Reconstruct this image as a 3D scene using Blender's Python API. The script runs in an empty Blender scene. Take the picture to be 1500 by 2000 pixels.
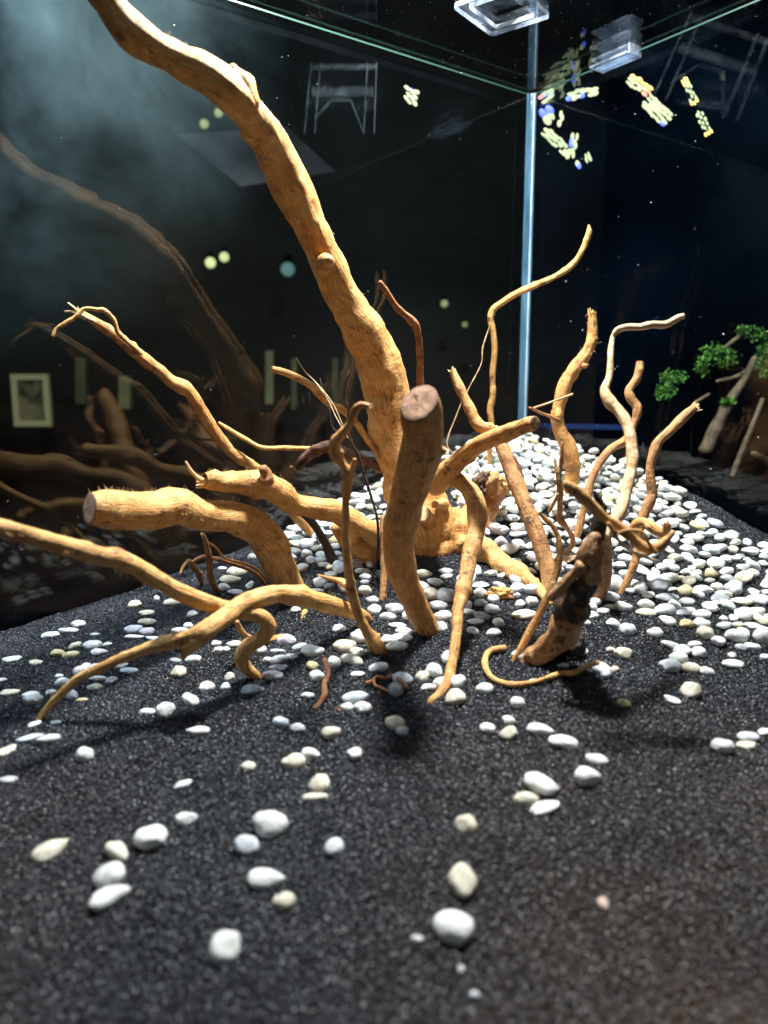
import bpy, bmesh, math, random
import numpy as np
from mathutils import Vector, Matrix, Quaternion, noise

random.seed(11)
rng = np.random.default_rng(7)
sc = bpy.context.scene
COL = sc.collection

# ---------------------------------------------------------------- camera, world, lamps
PITCH = math.atan2(240.0, 1480.0)
cam_d = bpy.data.cameras.new('camera')
cam_d.sensor_fit = 'HORIZONTAL'; cam_d.sensor_width = 36.0
cam_d.lens = 36.0 * 1480.0 / 1500.0
cam_d.clip_start = 0.01; cam_d.clip_end = 50
cam_d.dof.use_dof = True; cam_d.dof.focus_distance = 0.455; cam_d.dof.aperture_fstop = 9.5
cam = bpy.data.objects.new('camera', cam_d); COL.objects.link(cam)
cam.location = (0, 0, 0); cam.rotation_euler = (math.pi/2 - PITCH, 0, 0)
sc.camera = cam
world = bpy.data.worlds.new('World'); sc.world = world; world.use_nodes = True
world.node_tree.nodes['Background'].inputs[0].default_value = (0.35, 0.5, 0.8, 1)
world.node_tree.nodes['Background'].inputs[1].default_value = 0.001
sc.view_settings.view_transform = 'Standard'; sc.view_settings.look = 'None'
sc.view_settings.exposure = 0.0; sc.view_settings.gamma = 1.0
sc.cycles.max_bounces = 10; sc.cycles.transparent_max_bounces = 24
sc.cycles.sample_clamp_indirect = 4.0

def area(name, loc, target, size, power, color, spread=math.pi):
    l = bpy.data.lights.new(name, 'AREA'); l.shape = 'DISK'; l.size = size
    l.energy = power; l.color = color; l.spread = spread
    o = bpy.data.objects.new(name, l); COL.objects.link(o)
    o.location = loc
    o.rotation_euler = (Vector(target) - Vector(loc)).to_track_quat('-Z', 'Y').to_euler()
    return o
area('tank_lamp', (0.042, 0.447, 0.365), (0.035, 0.42, -0.1), 0.055, 12.2, (1.0, 0.97, 0.93))
area('front_fill', (0.10, -0.55, 0.95), (0.0, 0.42, -0.05), 0.5, 2.3, (0.86, 0.93, 1.0))  # unseen fill added high behind the camera to lift shaded faces
area('side_lamp', (-0.265, 0.375, 0.36), (-0.255, 0.425, 0.10), 0.04, 0.9, (0.70, 0.85, 1.0), 1.3)

# ---------------------------------------------------------------- geometry of the place
F = 1480.0
cp, sp = math.cos(PITCH), math.sin(PITCH)
CORNER = Vector((0.127, 0.70, 0.0))
AL = Vector((-0.813, -0.582, 0)).normalized()      # along the left pane
BL = Vector((0.582, -0.813, 0)).normalized()       # along the right pane
TOPZ = 0.25
def ray(px, py):
    u = (px - 750.0)/F; v = (1000.0 - py)/F
    return Vector((u, cp + v*sp, -sp + v*cp))
def at(px, py, Y):
    r = ray(px, py); return r * (Y/r.y)
def on_z(px, py, z):
    r = ray(px, py); return r * (z/r.z)
PR = [(0, -.046), (.05, -.050), (.10, -.057), (.15, -.069), (.19, -.083), (.25, -.106), (.30, -.119), (.36, -.132), (.43, -.144), (.55, -.158), (.8, -.165), (3, -.165)]
def gz(x, y):
    d = math.hypot(x - CORNER.x, y - CORNER.y)
    for (a, za), (b, zb) in zip(PR, PR[1:]):
        if d <= b:
            t = (d - a)/(b - a); z = za + (zb - za)*t; break
    else: z = -.165
    return z + .0045*noise.noise(Vector((x*11, y*11, .3))) + .0017*noise.noise(Vector((x*38, y*38, 4.3)))
def ground(px, py, up=0.0):
    r = ray(px, py); lo = None; t = .1
    prev = t
    while t < 1.3:
        p = r*t
        if p.z < gz(p.x, p.y) + up:
            a, b = prev, t
            for _ in range(18):
                m = (a + b)/2; p = r*m
                if p.z < gz(p.x, p.y) + up: b = m
                else: a = m
            return r*b
        prev = t; t += .006
    return r*.75
def tankco(p):
    d = Vector((p[0], p[1], 0)) - Vector((CORNER.x, CORNER.y, 0))
    return d.dot(AL), d.dot(BL)
def tk(s, t, z):          # tank coordinates to world
    p = CORNER + AL*s + BL*t; return Vector((p.x, p.y, z))

# ---------------------------------------------------------------- scene bookkeeping
def link(o): COL.objects.link(o); return o
def tag(o, label=None, cat=None, group=None, kind=None):
    if label: o['label'] = label
    if cat: o['category'] = cat
    if group: o['group'] = group
    if kind: o['kind'] = kind
    return o
def empty(name, loc, label, cat, group=None):
    o = bpy.data.objects.new(name, None); o.empty_display_size = .01
    link(o); o.location = loc
    return tag(o, label, cat, group)
def mesh_obj(name, verts, faces, mat, parent=None, smooth=True, uvs=None, edges=()):
    me = bpy.data.meshes.new(name)
    off = Vector(parent.location) if parent is not None else None
    if off is not None and parent.parent is not None: off = off + Vector(parent.parent.location)
    if off is not None: verts = [Vector(v) - off for v in verts]
    me.from_pydata([tuple(v) for v in verts], list(edges), faces)
    if uvs is not None:
        ul = me.uv_layers.new(name='UVMap')
        flat = []
        for f in uvs:
            for c in f: flat += [c[0], c[1]]
        ul.data.foreach_set('uv', flat)
    if smooth: me.polygons.foreach_set('use_smooth', [True]*len(me.polygons))
    me.materials.append(mat); me.update()
    o = bpy.data.objects.new(name, me); link(o)
    if parent is not None: o.parent = parent
    return o

# ---------------------------------------------------------------- materials
class NT:
    def __init__(s, name):
        s.m = bpy.data.materials.new(name); s.m.use_nodes = True
        s.t = s.m.node_tree; s.n = s.t.nodes
        s.b = s.n['Principled BSDF']; s.out = s.n['Material Output']
    def node(s, typ, **kw):
        nd = s.n.new(typ)
        for k, v in kw.items(): setattr(nd, k, v)
        return nd
    def l(s, a, b): s.t.links.new(a, b)
    def noise(s, vec, scale, detail=4, rough=.55, dist=0):
        nd = s.node('ShaderNodeTexNoise'); nd.inputs['Scale'].default_value = scale
        nd.inputs['Detail'].default_value = detail; nd.inputs['Roughness'].default_value = rough
        nd.inputs['Distortion'].default_value = dist
        if vec is not None: s.l(vec, nd.inputs['Vector'])
        return nd.outputs['Fac']
    def ramp(s, fac, stops):
        nd = s.node('ShaderNodeValToRGB'); e = nd.color_ramp.elements
        while len(e) > 1: e.remove(e[-1])
        e[0].position = stops[0][0]; e[0].color = (*stops[0][1], 1)
        for p, c in stops[1:]:
            x = e.new(p); x.color = (*c, 1)
        s.l(fac, nd.inputs['Fac']); return nd.outputs['Color']
    def mix(s, fac, a, b, mode='MIX'):
        nd = s.node('ShaderNodeMix', data_type='RGBA', blend_type=mode)
        for sock, v in ((nd.inputs[0], fac), (nd.inputs[6], a), (nd.inputs[7], b)):
            if isinstance(v, (int, float)): sock.default_value = v
            elif isinstance(v, tuple): sock.default_value = (*v, 1)
            else: s.l(v, sock)
        return nd.outputs[2]
    def math(s, op, a, b=None, clamp=False):
        nd = s.node('ShaderNodeMath', operation=op); nd.use_clamp = clamp
        for i, v in enumerate((a, b)):
            if v is None: continue
            if isinstance(v, (int, float)): nd.inputs[i].default_value = v
            else: s.l(v, nd.inputs[i])
        return nd.outputs[0]
    def map(s, vec, scale):
        nd = s.node('ShaderNodeMapping'); nd.inputs['Scale'].default_value = scale
        s.l(vec, nd.inputs['Vector']); return nd.outputs['Vector']
    def bump(s, h, dist, strength=1.0, prev=None):
        nd = s.node('ShaderNodeBump'); nd.inputs['Distance'].default_value = dist
        nd.inputs['Strength'].default_value = strength; s.l(h, nd.inputs['Height'])
        if prev is not None: s.l(prev, nd.inputs['Normal'])
        return nd.outputs['Normal']

def wood_mat(name, light, mid, dark, spots=.5, patch=0.0, patchcol=(.03, .012, .006), rough=.62):
    w = NT(name); tc = w.node('ShaderNodeTexCoord')
    uv = tc.outputs['UV']; ob = tc.outputs['Object']
    grain = w.noise(w.map(uv, (90, 900, 1)), 1.0, 5, .6, .4)
    rings = w.noise(w.map(uv, (900, 60, 1)), 1.0, 3, .5, .6)      # faint cross ridges left by the bark
    blot = w.noise(ob, 55, 5, .6, .3)
    c = w.ramp(blot, [(.25, tuple(x*.68 for x in mid)), (.40, mid), (.52, light), (.62, mid), (.78, tuple(x*.74 for x in mid))])
    g = w.ramp(grain, [(.32, (.50, .42, .36)), (.55, (1, 1, 1)), (.8, (1.0, 1.0, 1.0))])
    c = w.mix(.85, c, g, 'MULTIPLY')
    r2 = w.ramp(rings, [(.35, (.74, .68, .62)), (.6, (1, 1, 1))])
    c = w.mix(.35, c, r2, 'MULTIPLY')
    sp_ = w.noise(ob, 210, 3, .6)
    sp2 = w.noise(ob, 48, 3, .5)
    m1 = w.ramp(sp_, [(.58, (0, 0, 0)), (.64, (1, 1, 1))])
    m2 = w.ramp(sp2, [(.46, (0, 0, 0)), (.56, (1, 1, 1))])
    mm = w.math('MULTIPLY', w.math('MULTIPLY', m1, m2), spots)
    c = w.mix(mm, c, dark)
    if patch > 0:
        pn = w.noise(ob, 70, 6, .62, .5)
        pm = w.ramp(pn, [(.62 - patch*.4, (0, 0, 0)), (.70 - patch*.4, (1, 1, 1))])
        c = w.mix(pm, c, patchcol)
    w.l(c, w.b.inputs['Base Color'])
    w.b.inputs['Roughness'].default_value = rough
    w.b.inputs['Specular IOR Level'].default_value = .4
    b = w.bump(grain, .0009, .9)
    b = w.bump(rings, .0004, .8, b)
    crack = w.noise(w.map(uv, (35, 420, 1)), 1.0, 3, .5, .8)
    b = w.bump(w.ramp(crack, [(.0, (1, 1, 1)), (.47, (1, 1, 1)), (.5, (.1, .1, .1)), (.53, (1, 1, 1))]), .0004, .5, b)
    b = w.bump(w.noise(ob, 110, 5, .6), .0018, .75, b)
    b = w.bump(w.noise(ob, 700, 3, .6), .0004, .6, b)
    w.l(b, w.b.inputs['Normal'])
    return w.m
M = {}
M['tan'] = wood_mat('tan_wood', (.68, .37, .125), (.52, .245, .07), (.08, .028, .010), .8)
M['gold'] = wood_mat('golden_wood', (.75, .43, .15), (.60, .30, .085), (.10, .035, .012), .6)
M['pale'] = wood_mat('pale_wood', (.80, .58, .34), (.64, .38, .18), (.14, .06, .02), .5)
M['brown'] = wood_mat('brown_wood', (.50, .26, .10), (.35, .165, .058), (.05, .018, .008), .8)
M['red'] = wood_mat('red_brown_twig', (.50, .22, .08), (.32, .12, .042), (.04, .012, .006), .8)
M['dark'] = wood_mat('blackened_wood', (.30, .155, .07), (.13, .055, .022), (.015, .006, .004), .9, .62, (.012, .006, .004))
M['scorched'] = wood_mat('scorched_wood', (.55, .33, .16), (.36, .18, .07), (.03, .012, .006), .9, .12, (.02, .01, .007))
M['bark'] = wood_mat('rough_bark', (.20, .10, .055), (.09, .045, .028), (.02, .01, .006), .9, .25, (.03, .016, .012), .85)
M['black'] = wood_mat('black_twig', (.05, .026, .017), (.025, .013, .01), (.006, .004, .003), .9)
def cut_mat(name, a, b_):
    w = NT(name); tc = w.node('ShaderNodeTexCoord'); ob = tc.outputs['Object']
    n1 = w.noise(ob, 260, 5, .65); n2 = w.noise(ob, 60, 4, .6)
    c = w.ramp(n2, [(.3, b_), (.6, a)]); c = w.mix(.5, c, w.ramp(n1, [(.3, (.55, .5, .48)), (.6, (1, 1, 1))]), 'MULTIPLY')
    ln = w.node('ShaderNodeVectorMath', operation='LENGTH'); w.l(tc.outputs['UV'], ln.inputs[0])
    wob = w.math('ADD', w.math('MULTIPLY', ln.outputs['Value'], 34.0), w.math('MULTIPLY', w.noise(tc.outputs['UV'], 1.6, 3), 14.0))
    rg = w.math('ADD', w.math('MULTIPLY', w.math('SINE', wob), .5), .5)
    c = w.mix(.45, c, w.ramp(rg, [(.0, (.52, .46, .42)), (.6, (1, 1, 1))]), 'MULTIPLY')
    c = w.mix(w.ramp(ln.outputs['Value'], [(.86, (0, 0, 0)), (1.0, (.8, .8, .8))]), c, (.12, .05, .025))
    w.l(c, w.b.inputs['Base Color']); w.b.inputs['Roughness'].default_value = .8
    w.l(w.bump(n1, .0006, .9), w.b.inputs['Normal']); return w.m
M['cut'] = cut_mat('sawn_wood', (.52, .31, .19), (.36, .19, .11))
M['splinter'] = cut_mat('torn_pale_wood', (.80, .55, .27), (.55, .29, .11))

def pebble_mat(name, a, b_, vein=(.5, .5, .5), rough=.42):
    w = NT(name); tc = w.node('ShaderNodeTexCoord'); oi = w.node('ShaderNodeObjectInfo')
    cmb = w.node('ShaderNodeVectorMath', operation='ADD'); w.l(tc.outputs['Object'], cmb.inputs[0])
    mul = w.node('ShaderNodeVectorMath', operation='SCALE'); mul.inputs[0].default_value = (7, 13, 5)
    w.l(oi.outputs['Random'], mul.inputs['Scale']); w.l(mul.outputs[0], cmb.inputs[1])
    v = cmb.outputs[0]
    n1 = w.noise(v, 1.5, 5, .6, .5); n2 = w.noise(v, 9, 5, .7); n3 = w.noise(w.map(v, (1, 6, 2)), 1.2, 4, .6, 1.2)
    c = w.ramp(n1, [(.32, tuple(x*.72 for x in b_)), (.5, b_), (.66, a)])
    c = w.mix(w.ramp(n3, [(.56, (0, 0, 0)), (.66, (.7, .7, .7))]), c, vein)
    c = w.mix(.35, c, w.ramp(n2, [(.3, (.6, .57, .53)), (.52, (1, 1, 1))]), 'MULTIPLY')
    hv = w.node('ShaderNodeHueSaturation'); w.l(c, hv.inputs['Color'])
    w.l(w.math('ADD', w.math('MULTIPLY', oi.outputs['Random'], .22), .86), hv.inputs['Value'])
    w.l(hv.outputs['Color'], w.b.inputs['Base Color'])
    w.b.inputs['Roughness'].default_value = rough; w.b.inputs['Specular IOR Level'].default_value = .35
    w.l(w.bump(n2, .06, .35), w.b.inputs['Normal'])
    return w.m
PM = {
 'white': pebble_mat('white_stone', (.86, .86, .83), (.74, .74, .72), (.62, .60, .55)),
 'cream': pebble_mat('cream_stone', (.80, .77, .66), (.66, .61, .48), (.55, .47, .33)),
 'blue': pebble_mat('blue_grey_stone', (.70, .74, .78), (.58, .62, .68), (.70, .72, .75)),
 'grey': pebble_mat('grey_stone', (.42, .44, .45), (.30, .32, .34), (.60, .60, .58)),
 'lilac': pebble_mat('lilac_grey_stone', (.70, .69, .73), (.58, .57, .62), (.74, .73, .74)),
 'yellow': pebble_mat('yellowish_stone', (.74, .66, .40), (.60, .50, .27), (.70, .62, .45)),
 'green': pebble_mat('greenish_stone', (.64, .69, .62), (.50, .56, .50), (.72, .74, .68)),
 'pink': pebble_mat('pinkish_stone', (.74, .58, .50), (.62, .45, .38), (.74, .66, .6)),
}
def sand_mat(name):
    w = NT(name); oi = w.node('ShaderNodeObjectInfo'); geo = w.node('ShaderNodeNewGeometry')
    c = w.ramp(oi.outputs['Random'], [(0, (.0015, .002, .003)), (.5, (.007, .008, .0125)), (.85, (.024, .026, .036)), (.985, (.065, .068, .082)), (.9985, (.10, .10, .11)), (1, (.4, .4, .4))])
    # grains turn browner towards the near right
    n = w.noise(geo.outputs['Position'], 14, 4, .6)
    sep = w.node('ShaderNodeSeparateXYZ'); w.l(geo.outputs['Position'], sep.inputs[0])
    near = w.math('MULTIPLY', w.math('SUBTRACT', .33, sep.outputs['Y']), 5.0, True)
    side = w.math('MULTIPLY', w.math('ADD', sep.outputs['X'], .02), 11.0, True)
    f = w.math('MULTIPLY', w.math('MULTIPLY', near, side), w.ramp(n, [(.35, (.25, .25, .25)), (.6, (1, 1, 1))]))
    c = w.mix(w.math('MULTIPLY', f, .75), c, w.mix(.6, c, (.14, .075, .038)))
    left = w.math('MULTIPLY', w.math('SUBTRACT', -.075, sep.outputs['X']), 14.0, True)  # reddish reflection of the front glass painted into the near-left grains
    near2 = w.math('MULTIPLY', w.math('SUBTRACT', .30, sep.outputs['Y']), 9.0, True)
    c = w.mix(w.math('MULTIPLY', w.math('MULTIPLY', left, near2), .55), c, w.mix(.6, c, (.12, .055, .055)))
    w.l(c, w.b.inputs['Base Color']); w.b.inputs['Roughness'].default_value = .38
    w.b.inputs['Specular IOR Level'].default_value = .45
    return w.m
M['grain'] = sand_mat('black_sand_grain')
w = NT('black_sand_bed'); tc = w.node('ShaderNodeTexCoord')
n = w.noise(tc.outputs['Object'], 900, 3, .6)
w.l(w.ramp(n, [(.3, (.008, .009, .012)), (.7, (.03, .032, .038))]), w.b.inputs['Base Color']); w.b.inputs['Roughness'].default_value = .8
w.l(w.bump(n, .0006, 1), w.b.inputs['Normal']); M['bed'] = w.m

def glass_mat(name, tint=(.96, .985, .975), film=.0, filmcol=(.6, .72, .85), filmscale=6, f0=.04, speck=0.0, gain=1.0, grough=0.0, lamp_haze=False):
    """clear pane: Fresnel mirror over straight-through transmission, with a thin film of dust"""
    w = NT(name); w.n.remove(w.b)
    tr = w.node('ShaderNodeBsdfTransparent'); tr.inputs[0].default_value = (*tint, 1)
    gl = w.node('ShaderNodeBsdfGlossy'); gl.inputs['Roughness'].default_value = grough
    geo = w.node('ShaderNodeNewGeometry')
    dt = w.node('ShaderNodeVectorMath', operation='DOT_PRODUCT')
    w.l(geo.outputs['Normal'], dt.inputs[0]); w.l(geo.outputs['Incoming'], dt.inputs[1])
    c = w.math('ABSOLUTE', dt.outputs['Value'])
    one = w.math('SUBTRACT', 1.0, c, True)
    p5 = w.math('POWER', one, 5.0)
    fr = w.math('ADD', w.math('MULTIPLY', p5, 1 - f0), f0*gain, True)
    mx = w.node('ShaderNodeMixShader'); w.l(fr, mx.inputs[0]); w.l(tr.outputs[0], mx.inputs[1]); w.l(gl.outputs[0], mx.inputs[2])
    last = mx.outputs[0]
    if film > 0:
        df = w.node('ShaderNodeBsdfDiffuse'); df.inputs[0].default_value = (*filmcol, 1)
        n1 = w.noise(geo.outputs['Position'], filmscale, 6, .6, .8)
        n2 = w.noise(geo.outputs['Position'], 40, 5, .7)
        n3 = w.noise(geo.outputs['Position'], 800, 2, .5)
        a = w.ramp(n1, [(.38, (.06, .06, .06)), (.68, (1, 1, 1))])
        b_ = w.ramp(n2, [(.3, (.55, .55, .55)), (.7, (1, 1, 1))])
        k = w.math('MULTIPLY', w.math('MULTIPLY', a, b_), film)
        if lamp_haze:      # lamp glow on the pane's upper far end painted in as haze
            sub = w.node('ShaderNodeVectorMath', operation='DISTANCE'); w.l(geo.outputs['Position'], sub.inputs[0])
            q = CORNER + AL*.46; sub.inputs[1].default_value = (q.x, q.y, .235)
            d = w.math('SUBTRACT', 1.0, w.math('DIVIDE', sub.outputs['Value'], .23), True)
            k = w.math('ADD', k, w.math('MULTIPLY', w.math('MULTIPLY', w.math('POWER', d, 1.5), w.math('MULTIPLY', a, b_)), .19))
        if speck > 0:
            k = w.math('ADD', k, w.math('MULTIPLY', w.ramp(n3, [(.68, (0, 0, 0)), (.8, (1, 1, 1))]), speck))
        m2 = w.node('ShaderNodeMixShader'); w.l(k, m2.inputs[0]); w.l(last, m2.inputs[1]); w.l(df.outputs[0], m2.inputs[2])
        last = m2.outputs[0]
    w.l(last, w.out.inputs['Surface'])
    return w.m
M['pane'] = glass_mat('tank_glass', film=.0010, filmcol=(.36, .56, .64), filmscale=7, speck=.01, gain=.8, lamp_haze=True)
M['paneB'] = glass_mat('tank_glass_side', film=.0022, filmcol=(.12, .38, .9), filmscale=5, speck=.01, gain=.4)
M['lid'] = glass_mat('lid_glass', tint=(.9, .93, .94), film=.006, filmcol=(.5, .6, .8), filmscale=9, speck=.05)
M['acrylic'] = glass_mat('clear_acrylic', tint=(.85, .9, .95), film=.16, filmcol=(.7, .8, .95), filmscale=60, f0=.05)
M['acrylic_faint'] = glass_mat('faint_acrylic', tint=(.93, .95, .96), film=.013, filmcol=(.6, .7, .8), filmscale=60, f0=.03)
M['acrylic_edge'] = glass_mat('acrylic_edge', tint=(.7, .78, .85), film=.42, filmcol=(.75, .82, .95), filmscale=40, f0=.06)
w = NT('green_glass_edge'); w.b.inputs['Base Color'].default_value = (.025, .06, .05, 1); w.b.inputs['Roughness'].default_value = .25
M['edge'] = w.m
w = NT('silicone_seam'); w.b.inputs['Base Color'].default_value = (.22, .42, .62, 1); w.b.inputs['Roughness'].default_value = .12
w.b.inputs['Subsurface Weight'].default_value = .0; w.b.inputs['Coat Weight'].default_value = .5
tc = w.node('ShaderNodeTexCoord'); n = w.noise(w.map(tc.outputs['Object'], (1, 1, .12)), 200, 4, .6)
w.l(w.ramp(n, [(.3, (.02, .055, .095)), (.7, (.07, .14, .20))]), w.b.inputs['Base Color'])
w.l(w.bump(w.noise(tc.outputs['Object'], 120, 3), .001, .4), w.b.inputs['Normal'])
M['silicone'] = w.m
w = NT('pale_bead'); w.b.inputs['Base Color'].default_value = (.34, .44, .50, 1); w.b.inputs['Roughness'].default_value = .2; M['bead'] = w.m
w = NT('white_dust'); w.b.inputs['Base Color'].default_value = (.8, .84, .88, 1); M['dust'] = w.m
def plain(name, col, rough=.6, emit=0, ecol=None):
    w = NT(name); w.b.inputs['Base Color'].default_value = (*col, 1); w.b.inputs['Roughness'].default_value = rough
    if emit:
        w.b.inputs['Emission Color'].default_value = (*(ecol or col), 1); w.b.inputs['Emission Strength'].default_value = emit
    return w.m

# ---------------------------------------------------------------- sand bed and its grains
def build_sand():
    n = 150
    S, T = np.linspace(0, .95, n), np.linspace(0, .75, n)
    vs, fs = [], []
    for i in range(n):
        for j in range(n):
            p = tk(S[i], T[j], 0); vs.append((p.x, p.y, gz(p.x, p.y) - .0004))
    for i in range(n - 1):
        for j in range(n - 1):
            a = i*n + j; fs.append((a, a + 1, a + n + 1, a + n))
    tag(mesh_obj('sand_bed', vs, fs, M['bed']), kind='structure')
    # loose grains lying on it, those the picture can show
    pts = []
    N = 1500000
    x = rng.uniform(-.42, .50, N); y = rng.uniform(.13, .72, N)
    s = (x - CORNER.x)*AL.x + (y - CORNER.y)*AL.y; t = (x - CORNER.x)*BL.x + (y - CORNER.y)*BL.y
    keep = (s > .0005) & (t > .0005) & (np.abs(x) < y*.60 + .03)
    x, y = x[keep], y[keep]
    G = 200
    gx = np.linspace(-.45, .52, G); gy = np.linspace(.1, .75, G)
    Z = np.array([[gz(a, b) for b in gy] for a in gx])
    fx = (x - gx[0])/(gx[1] - gx[0]); fy = (y - gy[0])/(gy[1] - gy[0])
    i = fx.astype(int); j = fy.astype(int); u = fx - i; v = fy - j
    z = Z[i, j]*(1-u)*(1-v) + Z[i+1, j]*u*(1-v) + Z[i, j+1]*(1-u)*v + Z[i+1, j+1]*u*v
    z = z + rng.uniform(-.0004, .0005, len(x))
    me = bpy.data.meshes.new('black_sand_grains'); me.vertices.add(len(x))
    me.vertices.foreach_set('co', np.stack([x, y, z], 1).astype(np.float32).ravel())
    me.update()
    o = link(bpy.data.objects.new('black_sand_grains', me))
    tag(o, 'coarse black sand of fine shiny grains covering the whole tank floor', 'sand', kind='stuff')
    bm = bmesh.new(); bmesh.ops.create_icosphere(bm, subdivisions=1, radius=.00051)
    for vv in bm.verts: vv.co *= random.uniform(.75, 1.15)
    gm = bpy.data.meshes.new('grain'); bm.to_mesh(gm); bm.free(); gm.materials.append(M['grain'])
    g = bpy.data.objects.new('sand_grain', gm)      # only the source of the instances, kept out of the scene
    ng = bpy.data.node_groups.new('grains', 'GeometryNodeTree')
    ng.interface.new_socket('Geometry', in_out='INPUT', socket_type='NodeSocketGeometry')
    ng.interface.new_socket('Geometry', in_out='OUTPUT', socket_type='NodeSocketGeometry')
    N_ = ng.nodes.new; L = ng.links.new
    gi, go = N_('NodeGroupInput'), N_('NodeGroupOutput'); oi = N_('GeometryNodeObjectInfo'); oi.inputs['Object'].default_value = g
    iop = N_('GeometryNodeInstanceOnPoints'); r1 = N_('FunctionNodeRandomValue'); r1.data_type = 'FLOAT_VECTOR'
    r1.inputs[0].default_value = (0, 0, 0); r1.inputs[1].default_value = (6.28, 6.28, 6.28)
    r2 = N_('FunctionNodeRandomValue'); r2.data_type = 'FLOAT_VECTOR'; r2.inputs[0].default_value = (.55, .55, .5); r2.inputs[1].default_value = (1.35, 1.2, 1.0)
    L(gi.outputs[0], iop.inputs['Points']); L(oi.outputs['Geometry'], iop.inputs['Instance'])
    L(r1.outputs[0], iop.inputs['Rotation']); L(r2.outputs[0], iop.inputs['Scale']); L(iop.outputs[0], go.inputs[0])
    md = o.modifiers.new('grains', 'NODES'); md.node_group = ng
build_sand()

# ---------------------------------------------------------------- glass tank
def slab(name, corners_in, out_vec, mat, parent=None, label=None, cat=None, kind=None):
    """a plate: quad of 4 corners extruded by out_vec"""
    v = [Vector(c) for c in corners_in] + [Vector(c) + Vector(out_vec) for c in corners_in]
    f = [(0, 1, 2, 3), (7, 6, 5, 4), (0, 4, 5, 1), (1, 5, 6, 2), (2, 6, 7, 3), (3, 7, 4, 0)]
    return tag(mesh_obj(name, v, f, mat, parent, smooth=False), label, cat, None, kind)
def specks(parent, n, fn, mat=None):
    vs, fs = [], []
    for _ in range(n):
        c, nrm, r = fn()
        t = nrm.orthogonal().normalized(); b = nrm.cross(t)
        k = len(vs); m = 6; ang = random.uniform(0, 6.28); st = random.choice((1, 1, 1.4, 2.2))
        for q in range(m):
            a = q*2*math.pi/m
            d = t*math.cos(a)*st + b*math.sin(a)
            d = Quaternion(nrm, ang) @ d
            vs.append(c + d*r*random.uniform(.7, 1.1))
        vs.append(c + nrm*r*.7); 
        for q in range(m): fs.append((k + q, k + (q+1) % m, k + m))
    return tag(mesh_obj('dust_specks', vs, fs, mat or M['dust'], parent), kind='stuff')

NA = Vector((-.582, .813, 0)).normalized()     # away from the tank through the left pane
NB = Vector((.813, .582, 0)).normalized()
TH = .006
tank = empty('aquarium', tk(0, 0, -.2), 'dark glass aquarium whose back corner rises behind the driftwood and pebbles', 'aquarium')
def part_empty(name, loc, parent):
    o = bpy.data.objects.new(name, None); o.empty_display_size = .01; link(o); o.location = loc; o.parent = parent; return o
pa = slab('glass_pane', [tk(0, 0, -.2), tk(.95, 0, -.2), tk(.95, 0, TOPZ - .0015), tk(0, 0, TOPZ - .0015)], NA*TH, M['pane'], tank)
pa['label'] = 'big left pane mirroring the driftwood'
slab('pane_edge', [tk(-.002, 0, TOPZ - .0015), tk(.95, 0, TOPZ - .0015), tk(.95, 0, TOPZ - .0003), tk(-.002, 0, TOPZ - .0003)], NA*.0009, M['edge'], pa)
specks(pa, 130, lambda: (tk(random.uniform(.01, .6), 0, random.uniform(-.1, .25)) - NA*.0001, -NA, random.choice((.00008, .0001, .00013, .00022))))
pb = slab('glass_pane', [tk(0, 0, -.2), tk(0, .75, -.2), tk(0, .75, TOPZ - .0015), tk(0, 0, TOPZ - .0015)], NB*TH, M['paneB'], tank)
pb['label'] = 'right pane with lamp glints near its top'
slab('pane_edge', [tk(0, 0, TOPZ - .0015), tk(0, .75, TOPZ - .0015), tk(0, .75, TOPZ - .0003), tk(0, 0, TOPZ - .0003)], NB*.0009, M['edge'], pb)
specks(pb, 110, lambda: (tk(0, random.uniform(.01, .35), random.uniform(-.06, .25)) - NB*.0001, -NB, random.choice((.00012, .00018, .0003))))
# lid
ld = empty('aquarium_cover', tk(.4, .3, TOPZ + .001), 'dusty dark glass lid lying on top of the tank panes', 'glass lid')
slab('lid_body', [tk(-.03, -.03, TOPZ + .001), tk(.95, -.03, TOPZ + .001), tk(.95, .75, TOPZ + .001), tk(-.03, .75, TOPZ + .001)], (0, 0, .005), M['lid'], ld)
def lid_pt():
    return tk(random.uniform(0, .35), random.uniform(0, .35), TOPZ + .0008), Vector((0, 0, -1)), random.choice((.0001, .00015, .0002, .0003))
specks(ld, 900, lid_pt)
# silicone seam up the corner
def seam():
    prof = [(0.0004, .0004)]
    R_ = .0060
    pts = []
    for k in range(9):
        a = math.pi/2*k/8
        pts.append((R_*(1 - .62*math.sin(a)**1.3 if a < 1.57 else .38), 0))
    # concave fillet between the two panes
    pr = []
    for k in range(11):
        a = k/10*math.pi/2
        pr.append((R_ - R_*.80*math.sin(a), R_ - R_*.80*math.cos(a)))
    pr = [(R_, .0003)] + pr[0:] + [(.0003, R_)]
    vs, fs = [], []
    m = len(pr); n = 60
    for i in range(n + 1):
        z = -.12 + (TOPZ - .0005 + .12)*i/n
        for q, (a, b) in enumerate(pr):
            wob = 1 + .05*noise.noise(Vector((q*.3, z*60, 1)))
            vs.append(tk(a*wob, b*wob, z))
    for i in range(n):
        for q in range(m - 1):
            a = i*m + q; fs.append((a, a + 1, a + m + 1, a + m))
    mesh_obj('silicone_seam', vs, fs, M['silicone'], tank)
    W = []
    for i in range(30):
        z = -.11 + (TOPZ - .001 + .11)*i/29; p = tk(.0016, .0046, z)
        W.append(np.array([p.x, p.y, p.z, .0007*(1 + .5*noise.noise(Vector((0, z*25, 3))))]))
    tube('bead_line', W, M['bead'], tank, seg=7, knob=.15, world=True)

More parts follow.
